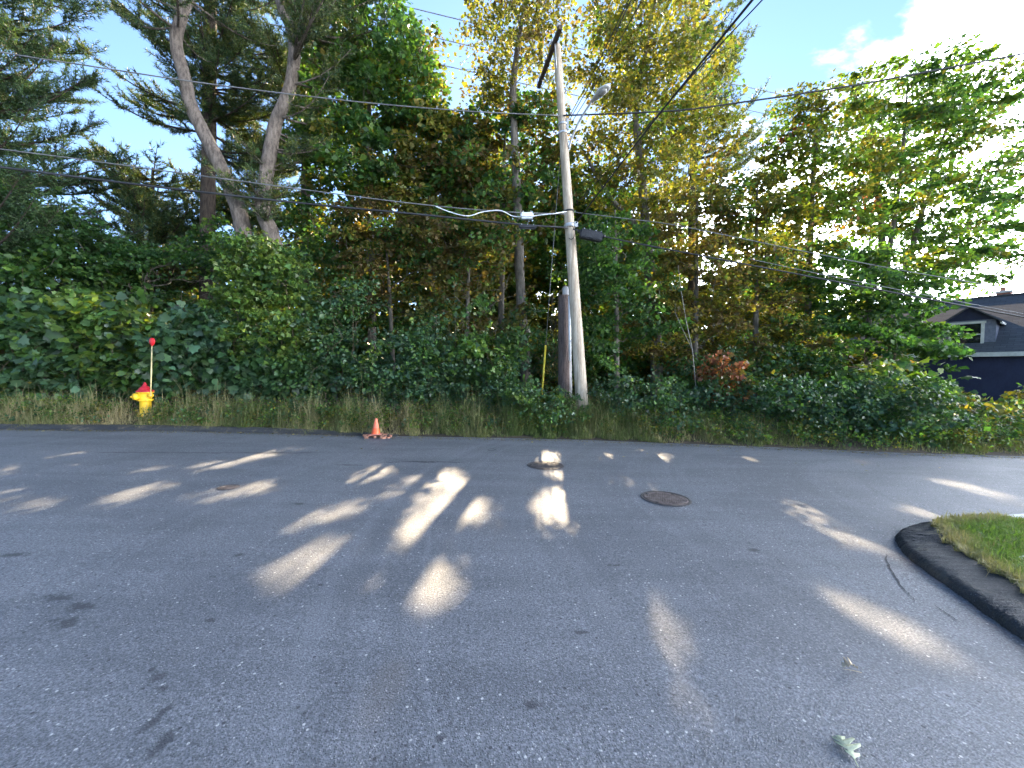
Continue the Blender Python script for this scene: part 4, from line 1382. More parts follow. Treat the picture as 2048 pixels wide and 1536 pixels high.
# woodland floor plants
n = 900
X = RNG.random(n) * 46 - 22
Yv = edge(X) + 1.6 + RNG.random(n) * 9
P = np.stack([X, Yv, floor_z(X, Yv) + 0.1 + 0.45 * RNG.random(n)], 1)
V, F, col = clump_leaves(P, 45, .38, .6, .085, {'deep': 1, 'green': .6, 'olive': .5, 'brown': .3}, T_OVAL, .8)
tag(link('ground_cover', np_mesh('ground_cover', V, F, col), M_LEAF), 'dark leafy ground cover under the woodland trees', 'undergrowth', kind='stuff')
# leaf litter on the road edge
n = 420
X = RNG.random(n) * 25 - 12.5
Yv = edge(X) - 0.05 - np.abs(RNG.normal(0, .22, n)) - (RNG.random(n) < .12) * RNG.random(n) * 2.0
P = np.stack([X, Yv, gz(X) + 0.012], 1)
V, F, col = place(T_OVAL, P, np.stack([np.cos(X * 99), np.sin(X * 99), 0 * X], 1), norm(np.array([0, 0, 1.0]) + RNG.normal(0, .2, (n, 3))), .03 + .04 * RNG.random(n), colours({'tan': 1.2, 'brown': .8, 'olive': .3}, n, np.arange(n)))
tag(link('leaf_litter', np_mesh('leaf_litter', V, F, col), M_LEAF), 'scatter of small fallen leaves along the far road edge', 'leaf litter', kind='stuff')

# grit and dirt washed along the road edge
n = 2600
X = RNG.random(n) * 26 - 13
Yv = edge(X) - 0.08 - np.abs(RNG.normal(0, .10, n)) - 0.05 * wob(X * 2)
T_PEB = (np.array([(-.5, -.4, 0), (.5, -.35, 0), (.4, .45, 0), (-.45, .4, 0), (.05, 0, .5)]), np.array([(0, 1, 4), (1, 2, 4), (2, 3, 4), (3, 0, 4)]))
P = np.stack([X, Yv, gz(X) + .002], 1)
V, F, col = place(T_PEB, P, np.stack([np.cos(X * 77), np.sin(X * 77), 0 * X], 1), np.tile([0, 0, 1.0], (n, 1)), .008 + .018 * RNG.random(n) ** 2, colours({'tan': 1, 'brown': .6}, n, np.arange(n)) * 1.1)
tag(link('road_grit', np_mesh('road_grit', V, F, col), M_GRASS), 'loose grit and dirt along the far edge of the road', 'grit', kind='stuff')

# lawn grass
n = 130000
bb0, bb1 = np.array([2.9, 1.9]), np.array([5.9, 4.3])
P2 = bb0 + RNG.random((n, 2)) * (bb1 - bb0)
ring = np.array([CO[i] + inward[i] * (bw[i] * (1.0 + 0.10 * math.sin(i * 2.1) + .08 * math.sin(i * .9))) for i in range(110)])
lawn_poly = np.vstack([ring, [[40, ring[-1, 1]], [40, -2], [ring[0, 0], -2]]])
P2 = P2[in_poly(P2, lawn_poly)]
stone_c = on_road(2070, 1147)[:2]
P2 = P2[np.hypot((P2[:, 0] - stone_c[0]) / .16, (P2[:, 1] - stone_c[1]) / .06) > 1]
px_, py_ = to_px(np.column_stack([P2, gz(P2[:, 0]) + .1]))
path_poly = np.array([on_road(*p)[:2] for p in [(1985, 1054), (2040, 1064), (2110, 1070), (2400, 1064), (2400, 1044), (2060, 1048)]])
P2 = P2[~in_poly(P2, path_poly) & (px_[:len(P2)] < 2075)]
n = len(P2)
dk = np.min(np.linalg.norm(P2[:, None, :] - ring[None, ::2, :], axis=2), axis=1)
gcol = np.array([.115, .20, .030]) * np.exp(RNG.normal(0, .28, (n, 1)))
patch = np.sin(P2[:, 0] * 4.1) * np.sin(P2[:, 1] * 6.3 + 1) + RNG.normal(0, .4, n)
dry = np.clip((0.22 - dk) / 0.2, 0, 1) * .8 + np.clip(patch - 0.75, 0, 1) * .5 + (RNG.random(n) < .06) * .7
dry = np.clip(dry, 0, 1)[:, None]
gcol = gcol * (1 - dry) + np.array([.34, .28, .15]) * dry
hl = (0.03 + 0.045 * RNG.random(n)) * np.exp(RNG.normal(0, .2, n))
P3 = np.column_stack([P2, gz(P2[:, 0]) + .116])
V, F, col = blades(P3, hl, .005 + .004 * RNG.random(n), np.abs(RNG.normal(.7, .4, n)), gcol)
tag(link('lawn_grass', np_mesh('lawn_grass', V, F, col), M_GRASS), 'short mown green grass of the corner lawn', 'grass', kind='stuff')

# ------------------------------------------------------------------ utility pole
PY = 10.3
p_base = ground_at(1168, PY)
p_top = at(1114, 92, PY + .35)
pole = thing('utility_pole', 'weathered pale wooden utility pole leaning left with crossarm', 'utility pole', tuple(p_base))
pts = [p_base + (p_top - p_base) * f for f in np.linspace(0, 1, 9)]
P, rr, V, F = trunk_mesh(pts, [.168, .162, .152, .143, .132, .122, .112, .103, .094], 18, 60, 0.008)
nv = len(V)
link('shaft', np_mesh('shaft', origin_shift(V, p_base), F, smooth_=True), M_POLE, pole)
pdir = Vector(p_top - p_base).normalized()
MB().tube([Vector(p_top - p_base) - pdir * .02, Vector(p_top - p_base) + pdir * .03], [.098, .06], 16).build('top_cap', M_GREYW, pole)


def on_pole(y):
    """point on the pole axis at picture height y"""
    f = np.linspace(0, 1, 400)
    Q = p_base[None] + (p_top - p_base)[None] * f[:, None]
    _, yy = to_px(Q)
    return Q[np.argmin(np.abs(yy - y))]


# crossarm: runs away from the street
arm_z = p_top[2] - .12
pc = p_base + (p_top - p_base) * ((arm_z - p_base[2]) / (p_top[2] - p_base[2]))
def at_z(x, y, z):
    d = ray(x, y)
    return np.array([0, 0, CAM_H]) + d * ((z - CAM_H) / d[2])
a1, a2 = at_z(1127, 62, arm_z), at_z(1086, 170, arm_z)
adir = norm((a2 - a1) * np.array([1, 1, 0]))
amid = (a1 + a2) / 2
side = np.array([adir[1], -adir[0], 0]) * -1
cen = pc + side * .0
alen = np.linalg.norm(a2 - a1)
off = (amid - pc) @ adir
ac = pc + adir * off + np.array([-adir[1], adir[0], 0]) * .145
rotz = Matrix.Rotation(math.atan2(adir[1], adir[0]), 3, 'Z').to_euler()
arm = MB().box(ac - p_base, (alen + .2, .095, .12), rotz, .008).build('crossarm', M_ARM, pole)
for f in (-.46, -.2, .12, .46):
    q_ = Vector(ac - p_base + adir * (alen * f) + (0, 0, .06))
    MB().lathe([(.012, 0), (.012, .07), (.045, .075), (.05, .10), (.032, .11), (.045, .13), (.03, .17), (.012, .185)], 12, Matrix.Translation(q_)).build('insulator', M_PORC, arm)
MB().tube([ac - p_base + adir * .7 + (0, 0, -.05), pc - p_base + (0, 0, -.75)], .014, 6).build('brace', M_GALV, pole)
MB().tube([ac - p_base - adir * .6 + (0, 0, -.05), pc - p_base + (0, 0, -.75)], .014, 6).build('brace', M_GALV, pole)


def band(y, r, name='band', mat=None, h=.05):
    q_ = on_pole(y) - p_base
    M = Matrix.Translation(Vector(q_)) @ pdir.to_track_quat('Z', 'Y').to_matrix().to_4x4()
    MB().lathe([(r, -h / 2), (r + .012, -h / 2), (r + .012, h / 2), (r, h / 2)], 16, M, False).build(name, mat or M_GALV, pole)


band(250, .118); band(268, .120); band(423, .134, 'band', M_BLACK, .04); band(453, .137, 'band', M_GALV, .09)
q_ = on_pole(453) - p_base
MB().box(q_ + np.array([.16, -.08, .02]), (.09, .06, .14), None, .01).build('cable_bracket', M_GALV, pole)
q_ = on_pole(250) - p_base
MB().box(q_ + np.array([.12, -.06, 0]), (.06, .05, .3), None, .008).build('lamp_bracket', M_GALV, pole)
# cable loop on the face of the pole
lp = [on_pole(470) - p_base + np.array([.10 * math.cos(a_), -.155, .17 * math.sin(a_)]) for a_ in np.linspace(2.0, -2.2, 12)]
MB().tube(lp, .009, 6).build('cable_loop', M_CABLE, pole)
# ground wire up the pole
gw = [on_pole(y) - p_base + np.array([.075, -.115, 0]) for y in (300, 400)]

# street lamp -----------------------------------------------------------
l0 = on_pole(300) + np.array([.12, -.05, 0])
lend = at_z(1182, 205, l0[2] + .75)
lamp = thing('street_lamp', 'grey cobra-head street lamp on a long arm from the pole', 'street lamp', tuple(l0))
lv = lend - l0
ap = [np.zeros(3), lv * .12 + (0, 0, .13), lv * .45 + (0, 0, .16), lv * .8 + (0, 0, .07), lv]
MB().tube(list(catmull(np.array(ap), 18)), .028, 8).build('arm', M_GALV, lamp)
MB().tube([on_pole(268) - l0 + np.array([.12, -.03, 0.0]), lv * .14 + (0, 0, .13)], .012, 6).build('stay', M_GALV, lamp)
hd = norm(lv * np.array([1, 1, .12]))
Mh = Matrix.Translation(Vector(lv)) @ Vector(hd).to_track_quat('X', 'Z').to_matrix().to_4x4()
mb = MB()
sec = [(k1 * .8, k2 * .8, k3 * .8) for k1, k2, k3 in [(-.06, .035, .035), (.06, .06, .055), (.2, .10, .08), (.38, .15, .09), (.55, .16, .085), (.68, .12, .06), (.74, .05, .03)]]
rings = []
for (x_, wy, hz) in sec:
    ring_ = []
    for k_ in range(14):
        a_ = 2 * PI * k_ / 14
        zz = hz * math.sin(a_)
        if zz < 0: zz *= .45
        ring_.append(mb.bm.verts.new(Mh @ Vector((x_, wy * math.cos(a_), zz))))
    rings.append(ring_)
for r0, r1 in zip(rings, rings[1:]):
    for k_ in range(14):
        f_ = mb.bm.faces.new((r0[k_], r0[(k_ + 1) % 14], r1[(k_ + 1) % 14], r1[k_])); f_.smooth = True
mb.bm.faces.new(rings[0]); mb.bm.faces.new(rings[-1])
mb.build('lamp_head', M_LAMP, lamp)
MB().lathe([(.0, -.05), (.07, -.045), (.11, -.015), (.115, .02)], 16, Mh @ Matrix.Translation((.38, 0, -.025)) @ Matrix.Diagonal((1.1, .8, .8, 1)), False).build('lens', M_LENS, lamp)
MB().lathe([(.03, 0), (.03, .05), (.02, .06)], 10, Mh @ Matrix.Translation((.34, 0, .068))).build('photocell', M_BLACK, lamp)

# ------------------------------------------------------------------ wires
def cat_pts(a, b, sag, n=26):
    u = np.linspace(0, 1, n)
    P = a + np.outer(u, b - a)
    P[:, 2] -= sag * 4 * u * (1 - u)
    return P


def wire(label, P, r, mat=None, group=None, name='overhead_wire', sides=6):
    o = MB().tube([tuple(p) for p in P], r, sides).build(name, mat or M_CABLE)
    return tag(o, label, 'wire', group)


def wire_px(label, pix, r, mat=None, **kw):
    """pix: (x, y, distance)"""
    P = catmull(np.array([at(*p) for p in pix]), 40)
    return wire(label, P, r, mat, **kw)


on = on_pole
p230 = on(230); p425 = on(425); p455 = on(455)
wire_px('slack upper wire crossing the crooked pine stems to the pole', [(-300, 45, 8.6), (0, 104, 8.9), (180, 132, 9.1), (420, 168, 9.4), (700, 202, 9.8), (930, 222, 10.1), (1117, 231, p230[1] - .12)], .014, M_ALU)
wire_px('slack upper wire crossing the right maple crowns from the pole', [(1127, 231, p230[1] - .12), (1340, 222, 10.2), (1480, 205, 10.0), (1700, 172, 9.7), (1900, 135, 9.4), (2048, 107, 9.2), (2400, 35, 8.7)], .019, M_CABLE)
wire_px('thick black telephone cable sagging low across the left wood', [(-300, 292, 8.6), (0, 334, 8.9), (300, 372, 9.2), (600, 406, 9.6), (850, 430, 9.9), (1040, 449, 10.1), (1135, 455, p455[1] - .15)], .024)
wire_px('grey wire just above the thick black left cable', [(-300, 258, 8.7), (0, 298, 9.0), (140, 316, 9.1), (450, 358, 9.4), (800, 404, 9.8), (1000, 423, 10.1), (1130, 428, p425[1] - .14)], .014, M_ALU)
wire_px('pale slack loop hanging below the grey left wire', [(870, 412, 9.9), (900, 424, 9.9), (935, 432, 9.9), (965, 424, 10.0), (1000, 421, 10.05), (1025, 432, 10.1), (1045, 434, 10.1)], .012, M_WHITE)
wire_px('pale short lead from white box to the pole', [(1066, 432, 10.1), (1090, 429, 10.1), (1110, 427, 10.1), (1132, 423, p425[1] - .16)], .013, M_WHITE)
wire_px('black cable carrying the big splice case to the house side', [(1146, 458, p455[1] - .15), (1240, 480, 10.2), (1400, 511, 10.0), (1640, 557, 9.7), (1850, 597, 9.4), (2048, 634, 9.2), (2400, 696, 8.8)], .019)
wire_px('thin grey wire above the right black cable', [(1145, 424, p425[1] - .1), (1250, 437, 10.2), (1360, 452, 10.1), (1600, 501, 9.8), (1800, 540, 9.6), (2000, 574, 9.4), (2400, 640, 9.0)], .011, M_ALU)
wire_px('second thin wire close under the right grey wire', [(1500, 518, 10.5), (1640, 548, 10.4), (1800, 580, 10.3), (2048, 628, 10.1), (2300, 672, 9.9)], .010, M_ALU)
# service drops over the street, towards the viewer's right
wire_px('thick black service cable rising over the street from the pole', [(1152, 446, 10.1), (1285, 271, 6.9), (1400, 128, 5.4), (1507, -3, 4.5), (1700, -240, 3.5)], .016)
wire_px('thin service wire running beside the thick rising cable', [(1160, 400, 10.1), (1290, 258, 7.4), (1420, 112, 5.9), (1530, -6, 5.0), (1740, -230, 3.9)], .009)
wire_px('left of a close pair of wires rising from the lamp bracket', [(1137, 236, 10.2), (1190, 138, 8.0), (1256, 2, 6.2), (1330, -150, 5.0)], .010)
wire_px('right of a close pair of wires rising from the lamp bracket', [(1140, 238, 10.2), (1198, 136, 8.0), (1262, 0, 6.2), (1340, -150, 5.0)], .010)
wire_px('slack wire rising from the lamp bracket through golden leaves', [(1140, 250, 10.2), (1190, 170, 8.4), (1240, 80, 7.0), (1286, -4, 6.0), (1350, -120, 5.0)], .009)
# three high conductors behind the trees
for lab, A_, B_, Z_ in (('highest thin power line behind the tree tops', (835, 0), (1590, 181), 19.0), ('middle thin power line behind the tree tops', (795, 38), (1560, 220), 18.0), ('lowest thin power line behind the tree tops', (875, 110), (1500, 250), 17.0)):
    a_, b_ = at_z(*A_, Z_), at_z(*B_, Z_)
    d_ = b_ - a_
    wire(lab, cat_pts(a_ - d_ * .8, b_ + d_ * .8, .5, 40), .022, M_ALU)

# guy wire with yellow guard
ga = on(250)
gb = ground_at(1080, 11.2)
wire('thin steel guy wire running down left of the pole', [ga, gb], .008, M_ALU, name='guy_wire')
gp = gb + (ga - gb) * .01
gq = gb + (ga - gb) * (2.3 - gb[2]) / (ga[2] - gb[2])
tag(MB().tube([gp, gq], .028, 8).build('guy_guard', M_YELLOW), 'yellow plastic guard on the foot of the guy wire', 'guard')

# boxes on the cables
c_ = at(1054, 431, 10.08)
bx = thing('terminal_box', 'small white terminal box hanging on the grey wire', 'box', tuple(c_))
MB().box((0, 0, 0), (.33, .13, .14), None, .03).build('housing', M_WHITE, bx)
MB().box((0, 0, -.085), (.29, .10, .03), None, .008).build('lid', M_GALV, bx)
for s_ in (-1, 1):
    MB().tube([(s_ * .1, 0, .07), (s_ * .1, 0, .12)], .008, 6).build('hanger', M_GALV, bx)
c_ = at(1055, 454, 10.08)
bx = thing('splice_case', 'slim dark splice case under the white terminal box', 'splice case', tuple(c_), (0, R(2), 0))
MB().box((0, 0, 0), (.46, .10, .11), None, .03).build('housing', M_BLACK, bx)
for s_ in (-.15, 0, .15):
    MB().box((s_, 0, .06), (.02, .06, .03), None, .004).build('clip', M_GALV, bx)
c_ = at(1182, 471, 10.15)
bx = thing('splice_case', 'big black ribbed splice case right of the pole', 'splice case', tuple(c_), (0, R(11), 0))
mb = MB().box((0, 0, 0), (.58, .19, .235), None, .03)
mb.build('housing', M_BLACK, bx)
for k_ in range(9):
    MB().box((-.24 + k_ * .06, 0, 0), (.016, .20, .245), None, .004).build('rib', M_BLACK, bx)
for s_ in (-.3, .3):
    MB().tube([(s_, 0, .03), (s_ * 1.22, 0, .06)], [.05, .025], 10).build('end_seal', M_BLACK, bx)
for s_ in (-.2, -.05, .1, .24):
    MB().box((s_, 0, .135), (.025, .05, .035), None, .004).build('hanger', M_GALV, bx)

# ------------------------------------------------------------------ old pole stub
sb = ground_at(1128, 11.0)
st_ = at(1128, 591, 11.0)
stub = thing('pole_stub', 'cut-off old brown pole stub behind the leaning pole', 'pole stub', tuple(sb))
P, rr, V, F = trunk_mesh([sb, sb + (st_ - sb) * .5, st_], [.165, .158, .152], 18, 30, .03)
n_ = 18
F = np.vstack([F])
link('shaft', np_mesh('shaft', origin_shift(V, sb), F, smooth_=True), M_STUMP, stub)
MB().lathe([(.15, 0), (.14, .012), (.01, .02)], 18, Matrix.Translation(Vector(st_ - sb) - Vector((0, 0, .01)))).build('cut_top', M_STUMP, stub)
sb2 = ground_at(1137, 11.35)
st2 = at(1133, 575, 11.35)
old = thing('pole_stub', 'grey split post with pale sawn top behind the brown stub', 'pole stub', tuple(sb2))
P, rr, V, F = trunk_mesh([sb2, sb2 + (st2 - sb2) * .5, st2], [.13, .125, .12], 14, 30, .03)
link('shaft', np_mesh('shaft', origin_shift(V, sb2), F, smooth_=True), M_GREYW, old)
MB().lathe([(.12, 0), (.10, .02), (.01, .03)], 14, Matrix.Translation(Vector(st2 - sb2) - Vector((0, 0, .01))) @ Matrix.Rotation(.3, 4, 'Y')).build('cut_top', M_GREYW, old)
cb, ct = at(1140, 722, 10.75), at(1139, 592, 10.75)
tag(MB().tube([cb, ct], .035, 8).build('conduit', M_WHITE), 'pale strip of conduit between stub and leaning pole', 'conduit')
tag(MB().tube([at(1140, 682, 10.75), at(1153, 681, 10.45)], .02, 8).build('strut', M_GALV), 'short grey strut tying the stub to the leaning pole', 'strut')
# dry vine strands hanging by the stub
mb = MB()
for k_ in range(9):
    x_ = 1098 + k_ * 2.4
    y0_, y1_ = 560 + random.random() * 60, 700 + random.random() * 60
    pp = [at(x_ + random.gauss(0, 3) - (1 - f) * -8, y0_ + (y1_ - y0_) * f, 11.1 + random.gauss(0, .05)) for f in np.linspace(0, 1, 9)]
    mb.tube(pp, .006, 5)
V_, F_, c2 = clump_leaves(np.array([at(1100 + random.random() * 22, 590 + random.random() * 160, 11.1) for _ in range(26)]), 9, .10, 1, .05, {'tan': 1, 'brown': .5, 'olive': .5}, T_OVAL)
vin = thing('hanging_vine', 'withered vine strands dangling left of the brown stub', 'vine', tuple(at(1105, 760, 11.1)))
bs = np.array(vin.location)
o = mb.build('strands', M_TWIG, vin)
o.data.transform(Matrix.Translation(-Vector(bs)))
link('withered_leaves', np_mesh('withered_leaves', origin_shift(V_, bs), F_, c2), M_LEAF, vin)['kind'] = 'stuff'

# ------------------------------------------------------------------ hydrant
HYY = 10.15
hb = ground_at(289, HYY)
htop = at(287, 765, HYY)[2]
hs = 0.86
hb[2] = htop - hs
hyd = thing('fire_hydrant', 'yellow fire hydrant with red bonnet standing in the grass', 'hydrant', tuple(hb), (0, 0, R(-25)))
MB().lathe([(.17, -.12), (.17, .05), (.165, .055), (.125, .06), (.12, .12), (.118, .36), (.125, .38), (.165, .385), (.168, .42), (.13, .43), (.128, .44), (.14, .50), (.145, .565), (.15, .585), (.18, .59), (.18, .615)], 24).build('barrel', M_HYD, hyd)
bon = MB().lathe([(.182, .616), (.184, .645), (.15, .65), (.135, .68), (.115, .715), (.082, .75), (.06, .765), (.05, .78), (.05, .80), (.032, .81), (.03, .86)], 24).build('bonnet', M_RED, hyd)
MB().lathe([(.03, .80), (.034, .805), (.034, .85), (.024, .865)], 5).build('operating_nut', M_RED, bon)
for k_ in range(8):
    a_ = 2 * PI * k_ / 8
    MB().lathe([(.012, .64), (.012, .662)], 6, Matrix.Translation((.166 * math.cos(a_), .166 * math.sin(a_), 0))).build('bolt', M_RED, bon)


def nozzle(az, r, ln, z, nm):
    M = Matrix.Translation((0, 0, z)) @ Matrix.Rotation(az, 4, 'Z') @ Matrix.Rotation(PI / 2, 4, 'Y')
    o_ = MB().lathe([(r * .8, .08), (r * .8, .08 + ln * .45), (r, .08 + ln * .47), (r * 1.05, .08 + ln * .8), (r * .92, .08 + ln), (r * .45, .08 + ln * 1.08)], 18, M).build(nm, M_HYD, hyd)
    MB().lathe([(.022, .08 + ln), (.022, .08 + ln + .05), (.014, .08 + ln + .055)], 5, M).build('cap_nut', M_HYD, o_)
    return o_


nozzle(R(-95), .085, .16, .50, 'pumper_nozzle')
nozzle(R(0 + 10), .058, .15, .525, 'hose_nozzle')
nozzle(R(170), .058, .15, .525, 'hose_nozzle')
rb_ = at(301.5, 792, HYY - .22)
rt_ = at(304, 690, HYY - .22)
mk = thing('hydrant_marker', 'thin cream marker rod topped by a red reflector disc', 'marker', tuple(rb_))
MB().tube([np.zeros(3), rt_ - rb_], .014, 8).build('rod', M_ROD, mk)
MB().lathe([(.005, -.012), (.07, -.012), (.078, 0), (.07, .012), (.005, .012)], 18, Matrix.Translation(Vector(rt_ - rb_) + Vector((.005, 0, .09))) @ Matrix.Rotation(PI / 2, 4, 'X') @ Matrix.Rotation(.0, 4, 'Z') @ Matrix.Diagonal((.95, 1.25, 1, 1))).build('reflector', M_FLAG, mk)
MB().box(Vector(rt_ - rb_) + Vector((0, 0, .0)), (.03, .03, .06), None, .005).build('clamp', M_FLAG, mk)

# ------------------------------------------------------------------ traffic cone and brick rubble
cb_ = on_road(750, 874)
cb_[1] += .05
cone = thing('traffic_cone', 'faded orange traffic cone at the edge of the road', 'cone', tuple(cb_ + np.array([0, 0, .035])), (R(-3), R(1.5), R(12)))
cone.scale = (.8, .8, .8)
MB().lathe([(.125, .025), (.118, .05), (.092, .19), (.088, .205)], 24, None, False).build('cone_body', M_CONE, cone)
MB().lathe([(.0885, .205), (.086, .215), (.062, .335), (.060, .345)], 24, None, False).build('faded_band', M_BAND, cone)
MB().lathe([(.0605, .345), (.036, .465), (.030, .48), (.022, .478), (.024, .46)], 24, None, False).build('cone_tip', M_BAND, cone)
mb = MB().box((0, 0, .012), (.36, .36, .03), None, .008)
for v in mb.bm.verts:
    v.co.z += .10 * max(0, v.co.x - .05) ** 1.2 * 3 + .02 * max(0, -v.co.y)
mb.build('base', M_CBASE, cone)
random.seed(3)
base_meshes = []
for k_ in range(4):
    mb = MB().box((0, 0, 0), (1, 1, 1))
    bmesh.ops.subdivide_edges(mb.bm, edges=mb.bm.edges[:], cuts=1)
    for v in mb.bm.verts:
        v.co += Vector((random.gauss(0, .09), random.gauss(0, .09), random.gauss(0, .07)))
    me = bpy.data.meshes.new('brick_fragment')
    mb.bm.to_mesh(me)
    mb.bm.free()
    me.materials.append(M_BRICK)
    base_meshes.append(me)
for k_ in range(22):
    q_ = on_road(726 + random.random() * 56, 871 + random.random() * 7)
    sx, sy, sz = .05 + .06 * random.random(), .04 + .05 * random.random(), .03 + .025 * random.random()
    o = bpy.data.objects.new('brick_fragment', base_meshes[k_ % 4])
    C.objects.link(o)
    o.location = (q_[0], q_[1], gz(q_[0]) + sz * .48)
    o.scale = (sx, sy, sz)
    o.rotation_euler = (0, 0, random.random() * 3)
    tag(o, 'broken reddish brick chunk scattered around the traffic cone', 'brick chunk', 'brick chunks around the cone')

# ------------------------------------------------------------------ manholes
def manhole(px, py, r, label, mat, mat2, ribs, name='manhole_cover'):
    c_ = on_road(px, py)
    tilt = math.atan(-SLOPE)
    root = thing(name, label, 'manhole', tuple(c_), (0, tilt, R(random.random() * 90)))
    root.scale = (1, 1, .45)
    root.location.z += .002
    MB().lathe([(r * .90, .004), (r * .905, .012), (r * .985, .012), (r, .004)], 40, None, False).build('frame', mat2, root)
    MB().lathe([(r * .885, .003), (r * .88, .009), (r * .80, .010), (.002, .010)], 40, None, False).build('cover', mat, root)
    MB().lathe([(r * .90, .0035), (r * .87, .0035)], 40, None, False).build('gap', M_BLACK, root)
    for rr_ in ribs:
        MB().lathe([(r * rr_, .0105), (r * rr_ + .003, .017), (r * rr_ + .012, .017), (r * rr_ + .015, .0105)], 36, None, False).build('ring', mat, root)
    if r > .2:
        mb = MB()
        g = .038
        for i_ in range(-8, 9):
            for j_ in range(-8, 9):
                if math.hypot(i_ * g, j_ * g) < r * ribs[0] - .03:
                    mb.box((i_ * g, j_ * g, .012), (.020, .020, .008))
        mb.build('studs', mat, root)['kind'] = 'stuff'
        for a_ in (0.4, 3.5, 2.0):
            MB().lathe([(.022, .0112), (.001, .0114)], 12, Matrix.Translation((r * .78 * math.cos(a_), r * .78 * math.sin(a_), .006))).build('pick_hole', M_BLACK, root)
    return root


manhole(1091, 931, .315, 'round manhole cover half in sun beyond the bigger rusty cover', M_IRON2, M_IRON2, (.78, .5))
manhole(1331, 997, .31, 'rusty brown round manhole cover in the shaded road', M_IRON, M_IRON2, (.8,))
manhole(457, 975, .125, 'small rusty valve cover in the road on the hydrant side', M_IRON, M_IRON2, (.6,), 'valve_cover')

# ------------------------------------------------------------------ fallen leaves
def leaf_outline(root_px, ang, size, half, label, mat, curl):
    c_ = on_road(*root_px)
    pts = [(x_, y_) for x_, y_ in half] + [(x_, -y_) for x_, y_ in half[::-1]]
    mb = MB()
    top = []
    for x_, y_ in pts:
        top.append((x_ * size, y_ * size))
    cx_ = [(x_, 0) for x_ in (.05, .25, .45, .65, .85)]
    V_, F_ = [], []
    nh = len(half)
    for i_, (x_, y_) in enumerate(half):
        V_ += [(x_ * size, y_ * size), (x_ * size, 0), (x_ * size, -y_ * size)]
    for i_ in range(nh - 1):
        b_ = i_ * 3
        F_ += [(b_, b_ + 1, b_ + 4, b_ + 3), (b_ + 1, b_ + 2, b_ + 5, b_ + 4)]
    V3 = [(x_, y_, .006 + curl * (abs(y_) ** 1.5 * 3 + .012 * math.sin(x_ * 40 + y_ * 25)) + curl * .01) for x_, y_ in V_]
    root = thing('fallen_leaf', label, 'leaf', tuple(c_), (0, 0, ang))
    me = np_mesh('blade', V3, F_, smooth_=True)
    o = link('blade', me, mat, root)
    s = o.modifiers.new('thickness', 'SOLIDIFY')
    s.thickness = .0012
    MB().tube([(-.22 * size, .02 * size, .006), (0, 0, .008), (.5 * size, 0, .010), (.95 * size, 0, .008)], [.0016, .0018, .0014, .0006], 5).build('stalk', mat, root)


half = [(0, .01), (.06, .05), (.12, .22), (.20, .24), (.22, .08), (.30, .10), (.40, .40), (.50, .42), (.47, .12), (.56, .13), (.70, .36), (.79, .33), (.74, .10), (.84, .11), (.93, .17), (1.0, .05), (1.02, .01)]
# lobes that sweep forward
p1, p0 = on_road(1678, 1476), on_road(1710, 1526)
leaf_outline((1710, 1524), math.atan2(p1[1] - p0[1], p1[0] - p0[0]), float(np.hypot(*(p1 - p0)[:2])) * 1.02, half, 'large pale green lobed oak leaf lying on the asphalt', M_OAK, .6)
leaf_outline((1716, 1346), R(165), .075, half, 'small curled tan leaf lying on the asphalt', M_DRY, 1.6)

# ------------------------------------------------------------------ house
hx, hy = 1945, 702
HY0 = 16.0
e0 = at(hx, hy, HY0)
hdir = norm(np.array([1, -1.5, 0]))          # along the front wall, towards the viewer's right
hin = np.array([-hdir[1], hdir[0], 0])       # into the house
zb = float(gz(e0[0])) - .3
o3 = np.array([e0[0], e0[1], zb]) - hdir * 4.2
house = thing('house', 'navy clapboard house with dark shingle roof and white trim', 'house', tuple(o3), (0, 0, math.atan2(hdir[1], hdir[0])))
LEN, DEP = 13.0, 7.0
EZ = e0[2] - zb
RISE = 2.45
mb = MB()
nb_ = int(EZ / .115)
for i_ in range(nb_):
    z_ = i_ * .115
    a_ = [mb.bm.verts.new(p_) for p_ in ((0, -.022, z_), (LEN, -.022, z_), (LEN, 0, z_ + .115), (0, 0, z_ + .115))]
    mb.bm.faces.new(a_)
    b_ = [mb.bm.verts.new(p_) for p_ in ((0, 0.0, z_ + .0005), (LEN, 0.0, z_ + .0005), (LEN, -.022, z_), (0, -.022, z_))]
    mb.bm.faces.new(b_)
mb.box((LEN / 2, DEP / 2, EZ / 2), (LEN - .02, DEP - .05, EZ))
for x_ in (0.02, LEN - .02):
    mb.poly([(x_, .02, EZ), (x_, DEP - .02, EZ), (x_, DEP / 2, EZ + RISE)])
mb.build('wall', M_SIDING, house)
ang = math.atan2(RISE, DEP / 2)
sl = math.hypot(RISE, DEP / 2)
roof = None
for sgn in (0, 1):
    ln_ = sl + .35
    o = MB().box((0, 0, 0), (LEN + .5, ln_, .09), None).build('roof', M_SHINGLE, house)
    if sgn == 0:
        o.rotation_euler = (ang, 0, 0)
        o.location = (LEN / 2, DEP / 4 - .175 * math.cos(ang), EZ + RISE / 2 - .175 * math.sin(ang) + .06)
        roof = o
    else:
        o.rotation_euler = (-ang, 0, 0)
        o.location = (LEN / 2, DEP * .75 + .175 * math.cos(ang), EZ + RISE / 2 - .175 * math.sin(ang) + .06)
MB().box((LEN / 2, DEP / 2, EZ + RISE + .11), (LEN + .5, .22, .05)).build('ridge_cap', M_SHINGLE, house)
MB().box((LEN / 2, -.34, EZ - .16), (LEN + .5, .05, .17)).build('fascia', M_TRIM, house)
MB().box((LEN / 2, -.16, EZ - .225), (LEN + .4, .32, .03)).build('soffit', M_TRIM, house)
